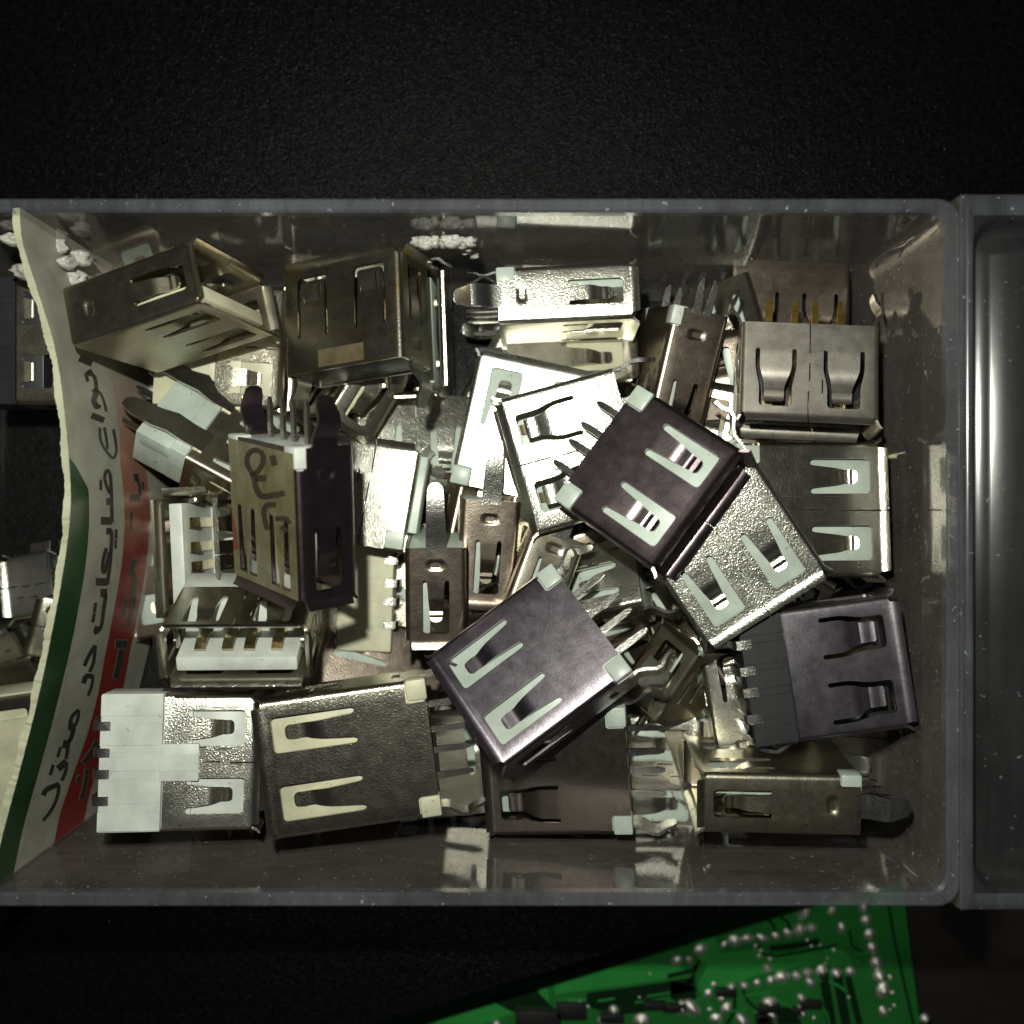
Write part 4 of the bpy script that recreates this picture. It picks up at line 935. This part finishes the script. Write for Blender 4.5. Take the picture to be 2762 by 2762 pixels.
glue('glue_smear', [(-47.6 + i * .75, 25.9 - .9 * ((i * 3) % 4), 22.5 - 1.3 * ((i * 7) % 3) - .3 * i, .8 + .25 * (i % 3)) for i in range(8)], 'whitish smear of dried glue where the printed card meets the upper wall', 5)

# ------------------------------------------------------------------ green circuit board
def W2(z): return lambda px, py: ((px - 1381) / 2762 * (120 - z), -(py - 1381) / 2762 * (120 - z))
ZB = -16.0
g = W2(ZB)
pcb = bpy.data.objects.new('circuit_board', None); col.objects.link(pcb)
pcb['label'] = 'green circuit board with rows of round solder joints lying below the pad edge'; pcb['category'] = 'circuit board'
def poly_sheet(name, polys, z, mat, th=.12):
    V = []; F = []
    for P in polys:
        P = [g(*p) for p in P]; k = len(V); n = len(P)
        V += [(x, y, z) for x, y in P] + [(x, y, z - th) for x, y in P]
        F.append(tuple(range(k, k + n))); F += [(k + i, k + (i + 1) % n, k + n + (i + 1) % n, k + n + i) for i in range(n)]
    return link(name, mesh(name, V, F, 0), mat, pcb)
poly_sheet('board', [[(900, 2740), (1500, 2540), (1900, 2400), (2100, 2300), (2425, 2300), (2455, 2560), (2500, 2900), (900, 2900)]], ZB, 'solder_mask', 1.6)
zc = lambda L_: [(1800 + x * .3623, 2400 + y * .3623) for x, y in L_]
zf = lambda L_: [(1100 + x * .8603, 2350 + y * .8603) for x, y in L_]
poly_sheet('copper_pour', [zc([(200, 360), (350, 350), (400, 470), (700, 430), (760, 480), (1250, 430), (1350, 480), (1380, 560), (1000, 560), (640, 640), (420, 720), (240, 760), (230, 690), (300, 560), (230, 520)]),
    zf([(460, 350), (640, 300), (770, 290), (860, 300), (870, 325), (760, 345), (460, 385)]), zf([(120, 445), (330, 400), (350, 440), (230, 479), (80, 479)]),
    zf([(412, 365), (440, 365), (445, 440), (418, 445)]), zf([(500, 400), (560, 400), (540, 440), (510, 440)])], ZB + .07, 'copper_pour', .05)
def trace(pts, w):
    P = [Vector(p) for p in pts]; L_, R2 = [], []
    for i, p in enumerate(P):
        d = (P[min(i + 1, len(P) - 1)] - P[max(i - 1, 0)]).normalized(); n_ = Vector((-d.y, d.x)) * w / 2; L_.append(tuple(p + n_)); R2.append(tuple(p - n_))
    return L_ + R2[::-1]
gaps_and_shade = [trace(zc(p), w) for p, w in [([(660, 400), (720, 480), (820, 490), (1180, 430), (1260, 400)], 6), ([(760, 430), (900, 420), (1130, 380)], 16), ([(1350, 300), (1380, 420), (1480, 480)], 6),
    ([(1160, 620), (1220, 999)], 26), ([(1260, 620), (1330, 999)], 26), ([(1340, 640), (1430, 999)], 18), ([(240, 520), (190, 640), (150, 700)], 8), ([(0, 640), (180, 600), (220, 560)], 12),
    ([(560, 740), (600, 830), (680, 900), (690, 999)], 8), ([(440, 740), (500, 800), (500, 900), (440, 999)], 8), ([(1640, 100), (1700, 420), (1830, 999)], 7), ([(840, 200), (900, 240), (910, 300)], 8), ([(740, 210), (790, 260), (800, 320)], 8)]]
gaps_and_shade += [zc([(20, 670), (210, 720), (220, 860), (120, 870), (20, 800)]), zc([(800, 880), (940, 860), (1000, 999), (820, 999)]), zf([(560, 380), (780, 350), (900, 330), (900, 372), (760, 400), (740, 440), (640, 450), (560, 420)]), zf([(250, 400), (400, 370), (470, 440), (350, 450)]), zf([(230, 300), (420, 300), (800, 200), (940, 160), (800, 240), (600, 300), (330, 350), (160, 400)])]  # last strip paints the shade along the pad edge onto the board
poly_sheet('track_gap_and_shade', gaps_and_shade, ZB + .14, 'gap_and_shade', .06)
joints = [(405, 403, 20), (487, 372, 30), (585, 352, 28), (692, 352, 24), (793, 338, 22), (880, 316, 25), (970, 292, 30), (1063, 276, 27), (1004, 168, 30), (1210, 145, 24), (1282, 275, 22), (233, 437, 36), (55, 520, 26), (150, 515, 20),
    (1445, 118, 30), (1466, 217, 30), (1490, 322, 32), (1512, 428, 32), (1540, 535, 34), (1556, 630, 32), (1588, 738, 32), (1595, 900, 26), (1900, 950, 24),
    (290, 764, 26), (388, 796, 22), (458, 716, 24), (558, 702, 22), (656, 685, 22), (752, 665, 24), (840, 638, 30), (946, 632, 26), (1030, 605, 30), (1052, 682, 24), (1132, 595, 30), (1240, 610, 28), (1345, 600, 30),
    (745, 828, 30), (767, 932, 30), (985, 800, 22), (980, 895, 34), (90, 870, 34), (170, 870, 38), (105, 900, 26), (425, 870, 26), (550, 970, 34), (345, 950, 26)]
jl = zc([(a_, b_) for a_, b_, r_ in joints]) + zf([(545, 425), (640, 432), (725, 465), (600, 465), (270, 478), (1120, 300)])
jr = [r_ for a_, b_, r_ in joints] + [22, 24, 34, 24, 24, 24]
def joint_mesh():
    bm = bmesh.new(); P_ = [(1.0, 0), (.96, .18), (.8, .5), (.5, .78), (.22, .95), (.2, 1.15), (0.0, 1.2)]; rings = []
    for r_, z in P_:
        rings.append([bm.verts.new((r_ * math.cos(a_ * math.pi / 6) * MM, r_ * math.sin(a_ * math.pi / 6) * MM, z * MM)) for a_ in range(12)] if r_ > 0 else [bm.verts.new((0, 0, z * MM))])
    for k in range(len(rings) - 1):
        for i in range(12):
            if len(rings[k + 1]) == 1: bm.faces.new((rings[k][i], rings[k][(i + 1) % 12], rings[k + 1][0]))
            else: bm.faces.new((rings[k][i], rings[k][(i + 1) % 12], rings[k + 1][(i + 1) % 12], rings[k + 1][i]))
    me = bpy.data.meshes.new('solder_joint'); bm.to_mesh(me); bm.free(); me.shade_smooth(); return me
jm = joint_mesh()
for i, ((px, py), r_) in enumerate(zip(jl, jr)):
    x, y = g(px + 5, py + 2); o = link('solder_joint', jm, 'solder', pcb); s = r_ * .3623 / 20.3 * 1.5
    o.location = (x * MM, y * MM, (ZB + .02) * MM); o.scale = (s * random.uniform(.8, 1.15), s * random.uniform(.85, 1.5), s * random.uniform(.5, 1.1)); o.rotation_euler = (random.uniform(-.15, .15), random.uniform(-.15, .15), random.uniform(0, 3))
for (px, py, w_, h_) in [(650, 400, 5, 2.4), (1390, 2720, 6, 3), (1500, 2700, 4, 2)]:
    if px < 1100: continue
    x, y = g(px, py); q = B(); q.box(x, x + w_, y - h_, y, ZB + .02, ZB + 1.0, .1); link('chip', q.mesh('chip'), 'chip', pcb)

rnd = random.Random(11)
for k in range(34):
    px, py = rnd.uniform(1500, 2440), rnd.uniform(2520, 2760)
    if py < 2770 - (px - 1300) * .33: continue
    x, y = g(px, py); o = link('solder_joint', jm, 'solder', pcb); s = rnd.uniform(.18, .42)
    o.location = (x * MM, y * MM, (ZB + .02) * MM); o.scale = (s, s * rnd.uniform(.8, 1.5), s * .7); o.rotation_euler = (0, 0, rnd.uniform(0, 3))
fine = []
for k in range(26):
    px, py = rnd.uniform(1450, 2300), rnd.uniform(2560, 2740); L_ = rnd.uniform(30, 110); dy = rnd.choice((-.28, -.28, .9, 2.5))
    P_ = [(px, py), (px + L_ * .5, py + dy * L_ * .25), (px + L_ * (.5 + .5 / (1 + abs(dy))), py + dy * L_ * .5)]
    fine.append(trace(P_, rnd.uniform(3, 6)))
fine = [f_ for f_ in fine if all(q_[1] > 2790 - (q_[0] - 1300) * .33 for q_ in f_)]
poly_sheet('fine_tracks', fine, ZB + .20, 'copper_pour', .05)
for k in range(9):
    px, py = rnd.uniform(1500, 2200), rnd.uniform(2650, 2750); x, y = g(px, py)
    q = B(); w_ = rnd.uniform(.7, 1.6); q.box(x - w_, x + w_, y - .5, y + .5, ZB + .02, ZB + .9, .08); link('chip', q.mesh('chip'), 'chip', pcb)

# ------------------------------------------------------------------ lint and crumbs on the pad
V = []; F = []
for k in range(150):
    x, y = rnd.uniform(-62, 62), rnd.choice((rnd.uniform(30, 62), rnd.uniform(30, 62), rnd.uniform(-60, -37)))
    if y < 0 and x > -10: continue
    r_ = rnd.uniform(.03, .075); a0 = rnd.uniform(0, 6); k0 = len(V); L_ = rnd.choice((1, 1, 1, 2.6))
    for (dx, dy, dz) in ((-1, 0, 0), (.3, -.8, 0), (1, .1, 0), (.1, .9, 0), (0, 0, 1.2)):
        V.append((x + r_ * (dx * L_ * math.cos(a0) - dy * math.sin(a0)), y + r_ * (dx * L_ * math.sin(a0) + dy * math.cos(a0)), -1.29 + r_ * dz))
    F += [(k0, k0 + 1, k0 + 4), (k0 + 1, k0 + 2, k0 + 4), (k0 + 2, k0 + 3, k0 + 4), (k0 + 3, k0, k0 + 4)]
o = link('lint', mesh('lint', V, F, 0), simple('grey_lint', (.16, .16, .16), .8)); o['kind'] = 'stuff'
